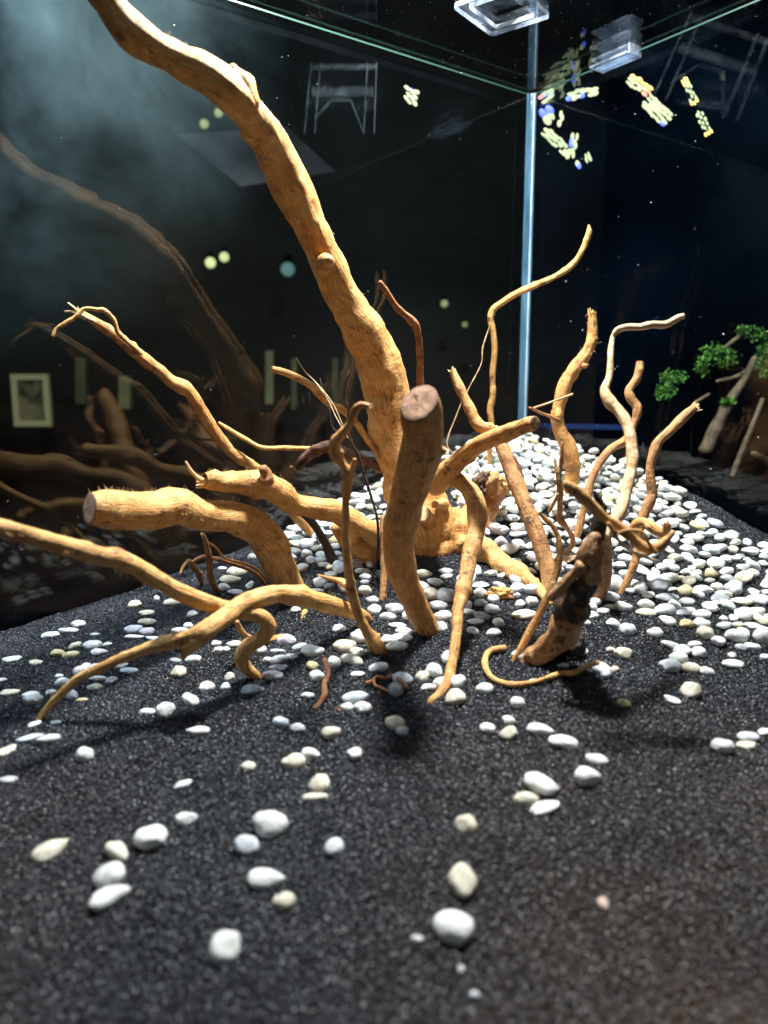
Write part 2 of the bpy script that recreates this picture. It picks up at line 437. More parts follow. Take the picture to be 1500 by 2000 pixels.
# ---------------------------------------------------------------- branches
def catmull(P, n):
    out = []
    Q = [2*P[0] - P[1]] + P + [2*P[-1] - P[-2]]
    for i in range(1, len(Q) - 2):
        p0, p1, p2, p3 = Q[i-1], Q[i], Q[i+1], Q[i+2]
        seg = max(2, int(math.ceil(n(p1, p2))))
        for k in range(seg):
            t = k/seg; t2 = t*t; t3 = t2*t
            out.append(.5*((2*p1) + (-p0 + p2)*t + (2*p0 - 5*p1 + 4*p2 - p3)*t2 + (-p0 + 3*p1 - 3*p2 + p3)*t3))
    out.append(P[-1]); return out

def path(pts):
    """pts: (px, py, diameter_px, depth or 'g' or None) -> list of numpy [x y z r]"""
    P = []
    for p in pts:
        px, py, d = p[:3]; Y = p[3] if len(p) > 3 else None
        if Y == 'g': g = ground(px, py); Y = g.y
        P.append([px, py, d, Y])
    idx = [i for i, p in enumerate(P) if p[3] is not None]
    for i, p in enumerate(P):
        if p[3] is None:
            a = max([k for k in idx if k < i], default=idx[0]); b = min([k for k in idx if k > i], default=idx[-1])
            if a == b: p[3] = P[a][3]
            else:
                def L(m, n_): return sum(math.hypot(P[q+1][0] - P[q][0], P[q+1][1] - P[q][1]) for q in range(m, n_))
                t = L(a, i)/max(1e-6, L(a, b)); p[3] = P[a][3] + (P[b][3] - P[a][3])*t
    out = []
    for px, py, d, Y in P:
        w_ = at(px, py, Y); r = ray(px, py); axial = w_.y/r.y
        out.append(np.array([w_.x, w_.y, w_.z, d*.5*axial/F]))
    return out

def tube(name, pts, mat, parent, seg=14, knob=.10, caps=('round', 'round'), seed=0, flat=0.0, world=False, cutmat=None, sink=0.0, slant=None):
    W = pts if world else path(pts)
    if sink:   # run the foot into the sand
        e = W[-1].copy(); d = e - W[-2]; d[3] = 0; L = np.linalg.norm(d[:3])
        e[:3] += d[:3]/max(L, 1e-6)*sink*.5 + np.array([0, 0, -sink]); W = W + [e]
    C = catmull(W, lambda a, b: np.linalg.norm((b - a)[:3])/max(.0016, .45*min(a[3], b[3])))
    V = [Vector(c[:3]) for c in C]; R = [max(.00012, c[3]) for c in C]
    n = len(V); vs, fs, uvs = [], [], []
    T = [(V[min(i+1, n-1)] - V[max(i-1, 0)]).normalized() for i in range(n)]
    nrm = T[0].orthogonal().normalized(); Ls = 0; so = seed*3.17
    lens = []
    knots = [(random.randrange(n), random.uniform(0, 6.28), random.uniform(.10, .32)) for _ in range(max(1, n//12))]
    for i in range(n):
        if i:
            q = T[i-1].rotation_difference(T[i]); nrm = (q @ nrm); nrm = (nrm - T[i]*nrm.dot(T[i])).normalized(); Ls += (V[i] - V[i-1]).length
        lens.append(Ls); b = T[i].cross(nrm)
        lump = 1.2*noise.noise(Vector((Ls*70/ max(.4, R[i]/.006), so, 2.2)))
        for k in range(seg):
            a = 2*math.pi*k/seg
            d = nrm*math.cos(a) + b*math.sin(a)
            p = V[i] + d*R[i]
            f = 1 + knob*.9*noise.noise(Vector((p.x*55, p.y*55, p.z*55 + so))) + knob*(1.2*noise.noise(Vector((p.x*120, p.y*120, p.z*120 + so))) + .9*lump) + knob*.45*noise.noise(Vector((p.x*420, p.y*420, p.z*420)))
            f += knob*.5*noise.noise(Vector((math.cos(a)*2.2, math.sin(a)*2.2, Ls*18 + so)))   # long flutes
            for (ki, ka, kh) in knots:
                dl = (V[i] - V[ki]).length/max(R[ki], .0005)
                if dl < 1.6:
                    da = (a - ka + math.pi) % (2*math.pi) - math.pi
                    f += kh*math.exp(-(dl*dl*2.2 + da*da*3.0))*(knob/.1)
            vs.append(V[i] + d*R[i]*f)
    if slant:      # slide the rings near the start on to an oblique plane
        N_ = Vector(slant).normalized(); ax = T[0]; c0_ = V[0]
        off = [-(vs[k] - c0_).dot(N_)/ax.dot(N_) for k in range(seg)]
        m_ = max(max(off), 0)
        for i in range(n):
            f_ = max(0, 1 - lens[i]/(R[0]*3.2))
            if f_ <= 0: break
            for k in range(seg): vs[i*seg + k] = vs[i*seg + k] + T[i]*off[k]*f_
    for i in range(n - 1):
        for k in range(seg):
            k2 = (k+1) % seg
            fs.append((i*seg + k, i*seg + k2, (i+1)*seg + k2, (i+1)*seg + k))
            c = 2*math.pi*R[i]
            uvs.append(((lens[i], c*k/seg + so), (lens[i], c*(k+1)/seg + so), (lens[i+1], c*(k+1)/seg + so), (lens[i+1], c*k/seg + so)))
    caps_out = []
    for end, kind in ((0, caps[0]), (1, caps[1])):
        base = 0 if end == 0 else (n-1)*seg; i = 0 if end == 0 else n-1; sgn = -1 if end == 0 else 1
        ring = [base + k for k in range(seg)]
        if kind == 'round':
            c = len(vs); vs.append(V[i] + T[i]*sgn*R[i]*.7)
            mid = len(vs)
            for k in range(seg): vs.append(V[i] + (vs[ring[k]] - V[i])*.72 + T[i]*sgn*R[i]*.45)
            for k in range(seg):
                k2 = (k+1) % seg
                q = (ring[k], mid + k, mid + k2, ring[k2]); t_ = (mid + k, c, mid + k2)
                if end: q, t_ = q[::-1], t_[::-1]
                fs.append(q); uvs.append(((lens[i], 0),)*4); fs.append(t_); uvs.append(((lens[i], 0),)*3)
        elif kind in ('cut', 'broken'):
            caps_out.append((kind, i, sgn, [Vector(vs[r_]) for r_ in ring]))
    o = mesh_obj(name, vs, fs, mat, parent, uvs=uvs)
    for kind, i, sgn, ring in caps_out:
        c = sum(ring, Vector())/len(ring); ax = T[i]*sgn; R0 = R[i]
        if slant: ax = Vector(slant).normalized()
        if kind == 'cut':
            cv, cf = [], []
            levels = [(1.0, -.004), (1.0, .03), (.93, .07), (.6, .03), (.3, .05), (.0, .02)]
            m = len(ring)
            for (s_, h) in levels[:-1]:
                for v in ring:
                    q = c + (v - c)*s_ + ax*R0*(h + .05*noise.noise(v*400))
                    cv.append(q)
            cv.append(c + ax*R0*.03)
            for lv in range(len(levels) - 2):
                for k in range(m): cf.append((lv*m + k, lv*m + (k+1) % m, (lv+1)*m + (k+1) % m, (lv+1)*m + k))
            lv = len(levels) - 2
            for k in range(m): cf.append((lv*m + k, lv*m + (k+1) % m, len(cv) - 1))
            if sgn < 0: cf = [f[::-1] for f in cf]
            t1_ = ax.orthogonal().normalized(); t2_ = ax.cross(t1_)
            mesh_obj('cut_end', cv, cf, cutmat or M['cut'], parent, uvs=[tuple(((cv[q]-c).dot(t1_)/R0, (cv[q]-c).dot(t2_)/R0) for q in f_) for f_ in cf])
        else:
            cv, cf = [], []
            cnt = 16
            for q in range(cnt):       # torn fibres standing out of the break
                a = random.uniform(0, 6.28); rr = R0*random.uniform(.1, .85)
                t = ax.orthogonal().normalized(); b = ax.cross(t)
                st = c + (t*math.cos(a) + b*math.sin(a))*rr - ax*R0*.5
                dr = (ax + (t*math.cos(a) + b*math.sin(a))*random.uniform(.0, .5) + Vector((random.uniform(-.2, .2),)*3)).normalized()
                ln = R0*random.uniform(.8, 1.9); wd = R0*random.uniform(.14, .34)
                k = len(cv); s1 = dr.orthogonal().normalized(); s2 = dr.cross(s1)
                for lvl, (h, ww) in enumerate(((0, 1), (.6, .8), (1, .25))):
                    for e in range(4):
                        an = e*math.pi/2 + q
                        cv.append(st + dr*ln*h + (s1*math.cos(an) + s2*math.sin(an)*.6)*wd*ww)
                for lvl in range(2):
                    for e in range(4): cf.append((k + lvl*4 + e, k + lvl*4 + (e+1) % 4, k + lvl*4 + 4 + (e+1) % 4, k + lvl*4 + 4 + e))
                cf.append((k + 8, k + 9, k + 10, k + 11))
            mesh_obj('torn_end', cv, cf, M['splinter'], parent, smooth=False)
    return o, V, R, T

def fibres(parent, V, R, n, rng_=(0, 1), up=None, ln=(.0010, .0035)):
    """short hairs of torn bark standing off a stem"""
    cv, cf = [], []
    for _ in range(n):
        i = int((rng_[0] + (rng_[1] - rng_[0])*random.random())*(len(V) - 1))
        d = Vector((random.uniform(-1, 1), random.uniform(-1, .6), random.uniform(-.4, 1))).normalized()
        if up and random.random() < .6: d = (Vector(up) + Vector((random.uniform(-.5, .5), random.uniform(-.6, .3), random.uniform(-.3, .3)))).normalized()
        ax = (V[min(i+1, len(V)-1)] - V[max(0, i-1)]).normalized(); d = (d - ax*d.dot(ax)).normalized()
        p = V[i] + d*R[i]*.97; dr = (d*random.uniform(.3, 1) + ax*random.uniform(-1, 1)).normalized(); L = random.uniform(*ln); w_ = .00011
        s1 = dr.orthogonal().normalized(); s2 = dr.cross(s1); k = len(cv); bend = d*random.uniform(-.3, .3)
        for h in (0, .5, 1):
            c = p + dr*L*h + bend*L*h*h
            for e in range(3):
                a = e*2.094; cv.append(c + (s1*math.cos(a) + s2*math.sin(a))*w_*(1.1 - h*.7))
        for lv in range(2):
            for e in range(3): cf.append((k + lv*3 + e, k + lv*3 + (e+1) % 3, k + lv*3 + 3 + (e+1) % 3, k + lv*3 + 3 + e))
    o = mesh_obj('bark_fibres', cv, cf, M['splinter'], parent); tag(o, kind='stuff'); return o

def blob(name, px, py, Y, w_, h_, d_, mat, parent, rough=.25, seed=0, freq=1.0, rot=0):
    """an irregular woody lump; sizes in picture pixels at its depth"""
    c = at(px, py, Y); k = Y/F
    bm = bmesh.new(); bmesh.ops.create_icosphere(bm, subdivisions=4, radius=1)
    rm = Matrix.Rotation(rot, 3, 'Y')
    vs = []
    for v in bm.verts:
        n_ = v.co.copy(); f = 1 + rough*(noise.noise(n_*1.6*freq + Vector((seed, 0, 0))) + .5*noise.noise(n_*4*freq + Vector((0, seed, 0))) + .25*noise.noise(n_*10*freq))
        q = rm @ Vector((n_.x*w_*.5*k*f, n_.y*d_*.5*k*f, n_.z*h_*.5*k*f)); vs.append(c + q)
    fs = [tuple(v.index for v in f.verts) for f in bm.faces]; bm.free()
    uvs = [tuple((vs[i].z, vs[i].x) for i in f) for f in fs]
    return mesh_obj(name, vs, fs, mat, parent, uvs=uvs)

DG = 'pieces of driftwood standing in the sand'
def piece(label, px, py, cat='driftwood', name='driftwood_branch', Y=None, group=DG):
    loc = ground(px, py) if Y is None else at(px, py, Y)
    return empty(name, loc, label, cat, group)

def build_wood():
    # --- the large root with the long trunk
    t = piece('largest driftwood root, its long thick trunk curving up to the top left of the tank', 850, 1085, name='driftwood_root')
    _, V, R, T = tube('trunk', [(150, -75, 57, .355), (195, -30, 59), (232, 32, 63), (280, 78, 64), (345, 117, 65), (405, 147, 69), (452, 182, 73, .39), (500, 240, 69), (540, 305, 71, .425), (572, 372, 75), (600, 432, 73, .45), (632, 495, 66),
        (660, 560, 63), (697, 625, 72), (733, 692, 82), (752, 762, 86, .487), (768, 835, 80), (785, 905, 84), (805, 970, 111), (828, 1030, 141, .49), (850, 1085, 113, .50)], M['gold'], t, seg=32, knob=.115)
    fibres(t, V, R, 60, (.1, .75))
    tube('knot', [(452, 132, 20, .388), (470, 165, 46, .392), (486, 205, 54, .396)], M['gold'], t, seg=14, knob=.14)
    tube('knot', [(644, 508, 18, .437), (636, 513, 34, .445), (630, 520, 40, .455)], M['tan'], t, seg=12)
    tube('knot', [(848, 985, 14, .462), (866, 985, 26, .478), (840, 985, 36, .486)], M['tan'], t, seg=12)
    blob('root_crown', 852, 1050, .488, 170, 120, 120, M['tan'], t, .30, 3)
    tube('stub', [(826, 1003, 30, .452), (832, 1012, 32, .462), (840, 1022, 34, .47)], M['tan'], t, seg=14, caps=('cut', 'round'), cutmat=M['splinter'])
    tube('root', [(862, 1075, 52, .485), (890, 1052, 50), (908, 1022, 42), (925, 990, 32, .50), (940, 965, 24)], M['tan'], t, seg=18, knob=.14)
    tube('root', [(880, 1075, 46, .482), (925, 1062, 40), (955, 1075, 44), (985, 1105, 38), (1020, 1125, 32), (1048, 1148, 24), (1075, 1180, 14, 'g')], M['gold'], t, seg=18, knob=.24)
    tube('root', [(905, 1060, 30, .478), (880, 1090, 46), (850, 1105, 40), (820, 1100, 20, .49)], M['brown'], t, seg=14, knob=.2)
    # the left arm with a torn end
    _, V, R, T = tube('arm', [(398, 938, 26, .395), (420, 940, 38), (470, 942, 46), (515, 946, 54), (545, 962, 50), (575, 984, 44), (610, 992, 40), (650, 998, 42), (695, 1022, 46), (740, 1045, 48), (790, 1055, 58, .475), (830, 1050, 60, .485)], M['gold'], t, seg=20, knob=.15, caps=('broken', 'round'))
    fibres(t, V, R, 40, (0, .4), (0, 0, 1))
    tube('splinter', [(363, 902, 4, .392), (372, 918, 7), (385, 932, 9), (402, 942, 10, .395)], M['splinter'], t, seg=7, knob=.2)
    tube('knot', [(512, 915, 16, .405), (519, 925, 22, .408), (522, 940, 30, .41)], M['brown'], t, seg=10, knob=.35)
    tube('root', [(655, 1030, 20, .46), (690, 1058, 44), (730, 1075, 46), (775, 1085, 40, .485)], M['gold'], t, seg=16, knob=.2)
    # hooked dark arm behind
    tube('arm', [(577, 912, 14, .50), (592, 898, 22), (612, 882, 22), (640, 872, 24), (665, 880, 22), (692, 892, 22), (722, 902, 20), (752, 918, 22), (785, 940, 24, .485)], M['bark'], t, seg=14, knob=.22, caps=('broken', 'round'))
    tube('twig', [(428, 826, 6, .49), (450, 840, 8), (480, 858, 9), (510, 874, 10), (550, 875, 9), (600, 876, 9), (648, 880, 12, .50)], M['gold'], t, seg=8)
    tube('twig', [(532, 721, 12, .47), (555, 727, 14), (585, 740, 14), (612, 757, 16), (638, 785, 14), (668, 800, 14), (695, 825, 13), (715, 855, 12), (735, 885, 10), (756, 930, 12, .485)], M['gold'], t, seg=10, caps=('cut', 'round'), cutmat=M['splinter'])
    tube('twig', [(742, 551, 8, .43), (755, 570, 11), (775, 600, 12), (800, 622, 15), (815, 645, 14), (820, 690, 13), (820, 740, 14), (826, 830, 16, .46)], M['red'], t, seg=10, knob=.16)
    # right-hand arms from the crown
    tube('arm', [(1045, 826, 28, .375), (1030, 830, 30), (1000, 843, 32), (965, 855, 33), (930, 872, 34), (900, 897, 36), (875, 922, 42), (862, 938, 42, .43), (850, 955, 30, .46)], M['tan'], t, seg=18, caps=('cut', 'round'))
    tube('arm', [(868, 928, 36, .43), (900, 942, 34), (922, 965, 34), (932, 1000, 36), (930, 1040, 36), (920, 1080, 34), (912, 1120, 32), (903, 1160, 30), (895, 1195, 22), (891, 1240, 21), (884, 1290, 20), (875, 1330, 20), (860, 1355, 18), (842, 1369, 15, 'g')], M['tan'], t, seg=16, knob=.13, sink=.003)
    tube('arm', [(884, 724, 12, .42), (892, 745, 18), (905, 772, 20), (918, 800, 21), (935, 830, 22), (958, 842, 24, .405)], M['tan'], t, seg=12, knob=.16, caps=('broken', 'round'))
    tube('arm', [(945, 930, 22, .498), (955, 948, 46), (962, 965, 50), (956, 990, 38), (950, 1020, 30), (944, 1055, 26, .49)], M['brown'], t, seg=16, knob=.34, caps=('broken', 'round'))
    blob('bark_plate', 937, 950, .492, 30, 56, 40, M['bark'], t, .6, 4, 1.6, rot=.3)
    blob('torn_wood', 966, 943, .497, 50, 34, 40, M['gold'], t, .6, 6, 1.6, rot=.5)
    tube('knot', [(991, 947, 3, .49), (978, 950, 16), (960, 957, 34, .497)], M['gold'], t, seg=10, knob=.3)
    # --- front upright stump
    t = piece('thick upright stump with a pale slanting sawn top, standing in front of the tall trunk', 840, 1235)
    _, V, R, T = tube('stem', [(820, 788, 78, .325), (823, 808, 84, .328), (826, 850, 80), (820, 890, 82), (808, 930, 76), (795, 975, 70), (784, 1020, 68), (778, 1065, 62), (784, 1110, 58), (800, 1155, 52), (818, 1195, 46), (838, 1232, 44, 'g')], M['tan'], t, seg=26, knob=.05, caps=('cut', 'round'), sink=.004, slant=(-.42, -.72, .55))
    fibres(t, V, R, 40, (.6, 1))
    tube('knot', [(872, 880, 5, .332), (862, 880, 22), (850, 882, 34, .34)], M['tan'], t, seg=10)
    # --- left thick stump
    t = piece('thick pale stump bending out left to a round sawn end above the sand', 566, 1150)
    _, V, R, T = tube('stem', [(176, 994, 62, .345), (205, 996, 78, .35), (250, 998, 76), (300, 998, 74), (345, 990, 72), (385, 1004, 62), (425, 1008, 60), (465, 1012, 66), (500, 1032, 66), (525, 1062, 68), (543, 1100, 62), (566, 1150, 62, 'g')], M['gold'], t, seg=28, knob=.07, caps=('cut', 'round'), sink=.004)
    fibres(t, V, R, 160, (.0, .55), (0, 0, 1)); fibres(t, V, R, 50, (.4, .9))
    # --- long thin branch at upper left
    t = piece('long thin branch slanting up to a frayed forked tip at the upper left', 612, 1045)
    tube('stem', [(150, 606, 10, .425), (170, 618, 14), (195, 635, 18), (225, 655, 20), (255, 680, 21), (285, 705, 24), (310, 722, 23), (335, 745, 25), (365, 760, 27), (383, 785, 26), (402, 818, 24), (428, 855, 22), (455, 885, 21), (485, 905, 20), (525, 935, 20), (560, 985, 22), (590, 1020, 22), (614, 1046, 20, 'g')], M['tan'], t, seg=14, knob=.13, caps=('broken', 'round'), sink=.003)
    tube('twig', [(103, 656, 7, .415), (110, 642, 7), (130, 630, 8), (150, 617, 9), (165, 603, 9), (190, 605, 9), (205, 607, 10), (222, 625, 9), (230, 648, 9), (250, 668, 10), (275, 690, 12, .432)], M['tan'], t, seg=8, knob=.16)
    tube('splinter', [(133, 592, 4, .424), (146, 602, 5), (160, 615, 6), (185, 628, 8, .426)], M['splinter'], t, seg=6)
    tube('splinter', [(126, 608, 3, .424), (143, 609, 5), (165, 622, 7, .426)], M['splinter'], t, seg=6)
    t = piece('short blackened stick leaning into the sand under the torn pale arm', 655, 1105)
    tube('stem', [(585, 1000, 12, .475), (610, 1020, 15), (632, 1055, 16), (645, 1082, 17), (656, 1106, 16, 'g')], M['black'], t, seg=10, sink=.003)
    # --- slender upright twig in front
    t = piece('slender crooked upright twig with two knuckles left of the front stump', 742, 1272)
    tube('stem', [(722, 794, 11, .335), (706, 791, 14), (695, 800, 17), (685, 822, 17), (670, 845, 18), (655, 862, 24), (655, 885, 24), (668, 905, 18), (680, 925, 26), (677, 960, 18), (675, 1010, 15), (676, 1060, 15), (680, 1110, 17), (686, 1150, 18), (698, 1195, 20), (715, 1230, 22), (735, 1262, 28), (745, 1274, 22, 'g')], M['tan'], t, seg=12, knob=.2, caps=('broken', 'round'), sink=.003)
    tube('stub', [(693, 898, 8, .342), (688, 912, 14), (680, 925, 18, .35)], M['tan'], t, seg=8, knob=.3)
    tube('stub', [(620, 1123, 4, .40), (645, 1130, 9), (665, 1135, 13), (683, 1150, 14, .385)], M['tan'], t, seg=8, knob=.25)
    blob('bark_flake', 722, 1262, .385, 46, 44, 26, M['tan'], t, .9, 8, 1.8)
    # --- black hair twig
    t = piece('very thin black twig rising through the hooked arm behind the slender upright twig', 724, 1140)
    tube('stem', [(681, 730, 3, .44), (675, 750, 3), (672, 775, 3), (680, 800, 4), (681, 850, 5), (700, 890, 6), (712, 930, 7), (725, 970, 6), (736, 1010, 6), (739, 1050, 6), (736, 1090, 5), (730, 1120, 5), (724, 1142, 4, 'g')], M['black'], t, seg=6, knob=.15)
    tube('rootlet', [(578, 698, 1.6, .45), (595, 725, 2), (612, 742, 2.4), (635, 768, 2.4), (652, 792, 2.2), (665, 820, 2), (676, 846, 2.4, .44)], M['pale'], t, seg=5)
    tube('rootlet', [(612, 742, 2, .45), (640, 780, 2), (655, 812, 2), (680, 856, 2, .44)], M['pale'], t, seg=5)
    tube('rootlet', [(625, 740, 2, .45), (632, 765, 2.6), (642, 790, 2.6), (646, 820, 2.4), (650, 835, 2), (668, 850, 2, .44)], M['black'], t, seg=5)
    t = piece('straight red-brown stick standing beside the front stump on its left', 748, 1168)
    tube('stem', [(748, 1010, 14, .45), (750, 1060, 14), (750, 1110, 14), (748, 1170, 13, 'g')], M['brown'], t, seg=10, sink=.003)
    # --- long left branch curling down
    t = piece('long branch entering from the left edge and curling down in a loop', 505, 1325)
    _, V, R, T = tube('stem', [(-90, 1018, 38, .272), (-30, 1025, 38), (40, 1042, 38), (110, 1062, 36), (180, 1082, 36), (245, 1098, 38), (300, 1128, 35), (355, 1158, 35), (405, 1178, 33), (455, 1192, 30), (495, 1198, 28, .340), (518, 1210, 28), (524, 1230, 28), (508, 1250, 29), (485, 1262, 30), (472, 1285, 28), (482, 1305, 24), (503, 1324, 20, 'g')], M['gold'], t, seg=18, knob=.09, sink=.003)
    fibres(t, V, R, 50, (.1, .6), (0, -.3, -1))
    tube('twig', [(462, 1215, 10, .362), (472, 1235, 12), (492, 1248, 13), (520, 1250, 14), (548, 1245, 13), (572, 1235, 12), (588, 1215, 12), (596, 1195, 13, 'g')], M['gold'], t, seg=9, knob=.16)
    # --- arching branch
    t = piece('arching branch in front of the loop, its thin end touching the sand at far left', 75, 1408)
    _, V, R, T = tube('stem', [(726, 1212, 8, 'g'), (712, 1203, 20), (690, 1195, 27), (650, 1182, 34), (610, 1172, 38), (570, 1163, 38), (535, 1160, 38, .352), (500, 1170, 38), (465, 1186, 37), (430, 1212, 38), (395, 1236, 40, .318), (360, 1248, 32), (320, 1257, 26), (280, 1270, 23), (235, 1287, 22), (195, 1305, 20), (155, 1325, 19), (125, 1350, 17), (100, 1375, 15), (75, 1407, 13, 'g')], M['gold'], t, seg=18, knob=.11, sink=.002)
    tube('spur', [(358, 1284, 12, .314), (366, 1268, 26), (385, 1248, 34), (400, 1235, 30, .318)], M['gold'], t, seg=12)
    fibres(t, V, R, 40, (.1, .6), (0, 0, 1))
    # --- small twigs under left stump
    t = piece('small bundle of curved twigs on the sand left of the bent stump foot', 425, 1156, cat='twig', name='twig')
    tube('stem', [(396, 1043, 8, .415), (402, 1062, 12), (408, 1090, 13), (410, 1120, 13), (416, 1140, 12), (428, 1158, 9, 'g')], M['brown'], t, seg=9, caps=('broken', 'round'))
    tube('stem', [(352, 1120, 4, .42), (358, 1106, 7), (369, 1096, 10), (376, 1106, 14), (388, 1120, 13), (395, 1142, 11, 'g')], M['brown'], t, seg=9, knob=.2)
    tube('stem', [(375, 1098, 6, .43), (395, 1088, 8), (425, 1092, 8), (455, 1102, 8), (485, 1112, 8), (505, 1125, 8), (520, 1144, 7, 'g')], M['red'], t, seg=7)
    tube('stem', [(398, 1055, 4, .44), (420, 1068, 5), (440, 1090, 6), (475, 1100, 6), (502, 1112, 6), (524, 1138, 5, 'g')], M['tan'], t, seg=6)
    # --- right side
    t = piece('straight leaning pole right of the crown, broad at its foot', 1068, 1160)
    tube('stem', [(966, 838, 20, .47), (978, 868, 26), (992, 905, 28), (1010, 948, 30), (1028, 992, 31), (1048, 1040, 33), (1062, 1085, 33), (1072, 1120, 32), (1070, 1165, 28, 'g')], M['brown'], t, seg=16, knob=.06, sink=.004)
    tube('twig', [(988, 872, 4, .50), (1002, 892, 6), (1016, 915, 6), (1022, 945, 6, .53)], M['brown'], t, seg=6)
    t = piece('tall thin twig whose bent tip reaches highest on the right', 956, 925)
    tube('stem', [(1150, 440, 4, .56), (1150, 455, 11), (1142, 478, 11), (1128, 505, 12), (1108, 526, 12), (1080, 542, 11), (1048, 556, 12), (1012, 572, 12), (985, 588, 12), (964, 604, 13), (958, 622, 13), (964, 655, 12), (966, 690, 12), (962, 730, 12), (963, 770, 12), (957, 800, 12), (960, 832, 12), (957, 870, 10), (955, 925, 10, 'g')], M['tan'], t, seg=10, knob=.14)
    tube('rootlet', [(962, 610, 2, .555), (955, 640, 2), (943, 678, 2.4), (940, 710, 2), (920, 750, 2), (902, 785, 2), (888, 820, 2), (876, 850, 2), (874, 872, 2), (890, 890, 2), (912, 915, 2), (935, 935, 2, .55)], M['pale'], t, seg=5)
    t = piece('thick S-shaped upright branch with a frayed pale tip at the back right', 1110, 965)
    _, V, R, T = tube('stem', [(1157, 612, 17, .53), (1157, 640, 19), (1154, 670, 21), (1140, 698, 23), (1120, 722, 25), (1104, 750, 26), (1094, 785, 25), (1088, 815, 25), (1096, 845, 28), (1108, 868, 32), (1116, 895, 32), (1118, 925, 28), (1110, 968, 24, 'g')], M['tan'], t, seg=16, knob=.12, caps=('broken', 'round'), sink=.003)
    tube('stub', [(1149, 712, 3, .522), (1143, 715, 10), (1135, 712, 14, .53)], M['brown'], t, seg=8)
    tube('twig', [(1034, 796, 4, .50), (1055, 806, 5), (1072, 812, 6), (1090, 822, 10, .515)], M['red'], t, seg=6, knob=.2)
    tube('twig', [(1118, 770, 5, .49), (1080, 784, 4), (1042, 797, 4, .50)], M['pale'], t, seg=6, knob=.03)
    fibres(t, V, R, 30, (0, .35))
    # --- dark foreground stump with tall pale limb
    t = piece('blackened leaning stump at front right carrying a tall pale elbowed limb', 1060, 1285)
    tube('stump', [(1164, 1048, 26, .322), (1158, 1064, 36, .322), (1153, 1088, 46, .323), (1148, 1112, 42, .325), (1144, 1130, 36, .327)], M['scorched'], t, seg=24, knob=.34)
    tube('stump', [(1152, 1092, 44, .323), (1146, 1122, 50), (1134, 1152, 56), (1121, 1182, 62), (1112, 1208, 56), (1104, 1232, 54, .345)], M['dark'], t, seg=28, knob=.34)
    tube('stump', [(1122, 1185, 48, .338), (1112, 1210, 60), (1098, 1236, 62), (1080, 1258, 52), (1056, 1274, 44), (1030, 1288, 32, 'g')], M['scorched'], t, seg=26, knob=.22, sink=.004)
    tube('spur', [(1118, 1212, 18, .332), (1106, 1190, 22), (1112, 1165, 24), (1126, 1140, 26, .322)], M['dark'], t, seg=12, knob=.3)
    blob('root_crown', 1104, 1258, .356, 84, 54, 60, M['dark'], t, .3, 5)
    tube('spur', [(1076, 1168, 18, .325), (1092, 1150, 24), (1114, 1128, 22), (1136, 1105, 26, .32)], M['scorched'], t, seg=12, knob=.2)
    tube('limb', [(1197, 657, 9, .40), (1193, 682, 11), (1192, 712, 12), (1189, 740, 14), (1181, 763, 18), (1192, 786, 24), (1208, 802, 22), (1222, 822, 21), (1231, 850, 22), (1235, 885, 23), (1234, 915, 23), (1226, 950, 23), (1217, 985, 24), (1203, 1015, 25), (1184, 1042, 25), (1168, 1065, 26, .328)], M['pale'], t, seg=16, knob=.08)
    tube('limb', [(1336, 617, 12, .395), (1322, 622, 14), (1300, 634, 15), (1275, 634, 15), (1250, 639, 15), (1225, 639, 13), (1205, 645, 12), (1196, 660, 9, .40)], M['pale'], t, seg=12, knob=.16, caps=('cut', 'round'))
    tube('limb', [(1104, 945, 16, .315), (1118, 955, 22), (1138, 970, 22), (1158, 990, 22), (1178, 1010, 17), (1198, 1020, 14), (1220, 1038, 20), (1240, 1056, 22), (1262, 1070, 21), (1283, 1068, 20), (1300, 1056, 16), (1316, 1040, 10, .31)], M['tan'], t, seg=14, knob=.16)
    tube('twig', [(1170, 1000, 8, .315), (1186, 1018, 10), (1196, 1035, 9), (1208, 1055, 8), (1222, 1068, 8), (1245, 1080, 9), (1280, 1096, 6, .305)], M['pale'], t, seg=8, knob=.15)
    tube('twig', [(1188, 1022, 8, .31), (1205, 1040, 7), (1230, 1035, 6), (1256, 1040, 7), (1268, 1062, 8), (1282, 1080, 10, .308)], M['tan'], t, seg=8, knob=.15)
    tube('stub', [(1160, 960, 8, .33), (1172, 985, 20), (1170, 1020, 30), (1166, 1052, 34, .328)], M['dark'], t, seg=12, knob=.25)
    t = piece('short dark pole standing just behind the blackened stump', 1170, 1168)
    tube('stem', [(1182, 1040, 24, .40), (1180, 1085, 30), (1178, 1130, 32), (1166, 1168, 30, 'g')], M['brown'], t, seg=14, knob=.05, sink=.004)
    t = piece('wavy upright branch with a flat sawn top right of the pale limb', 1126, 1056)
    tube('stem', [(1250, 707, 15, .50), (1248, 725, 17), (1242, 743, 16), (1228, 762, 17), (1232, 778, 18), (1244, 795, 17), (1242, 815, 16), (1235, 835, 15), (1222, 860, 17), (1198, 873, 17), (1180, 892, 18), (1165, 915, 16), (1153, 945, 15), (1146, 975, 16), (1137, 1005, 15), (1130, 1035, 15), (1124, 1058, 14, 'g')], M['brown'], t, seg=12, knob=.12, caps=('cut', 'round'), cutmat=M['splinter'], sink=.002)
    t = piece('short reddish branch with a frayed pale tip, rightmost of the uprights', 1215, 1160)
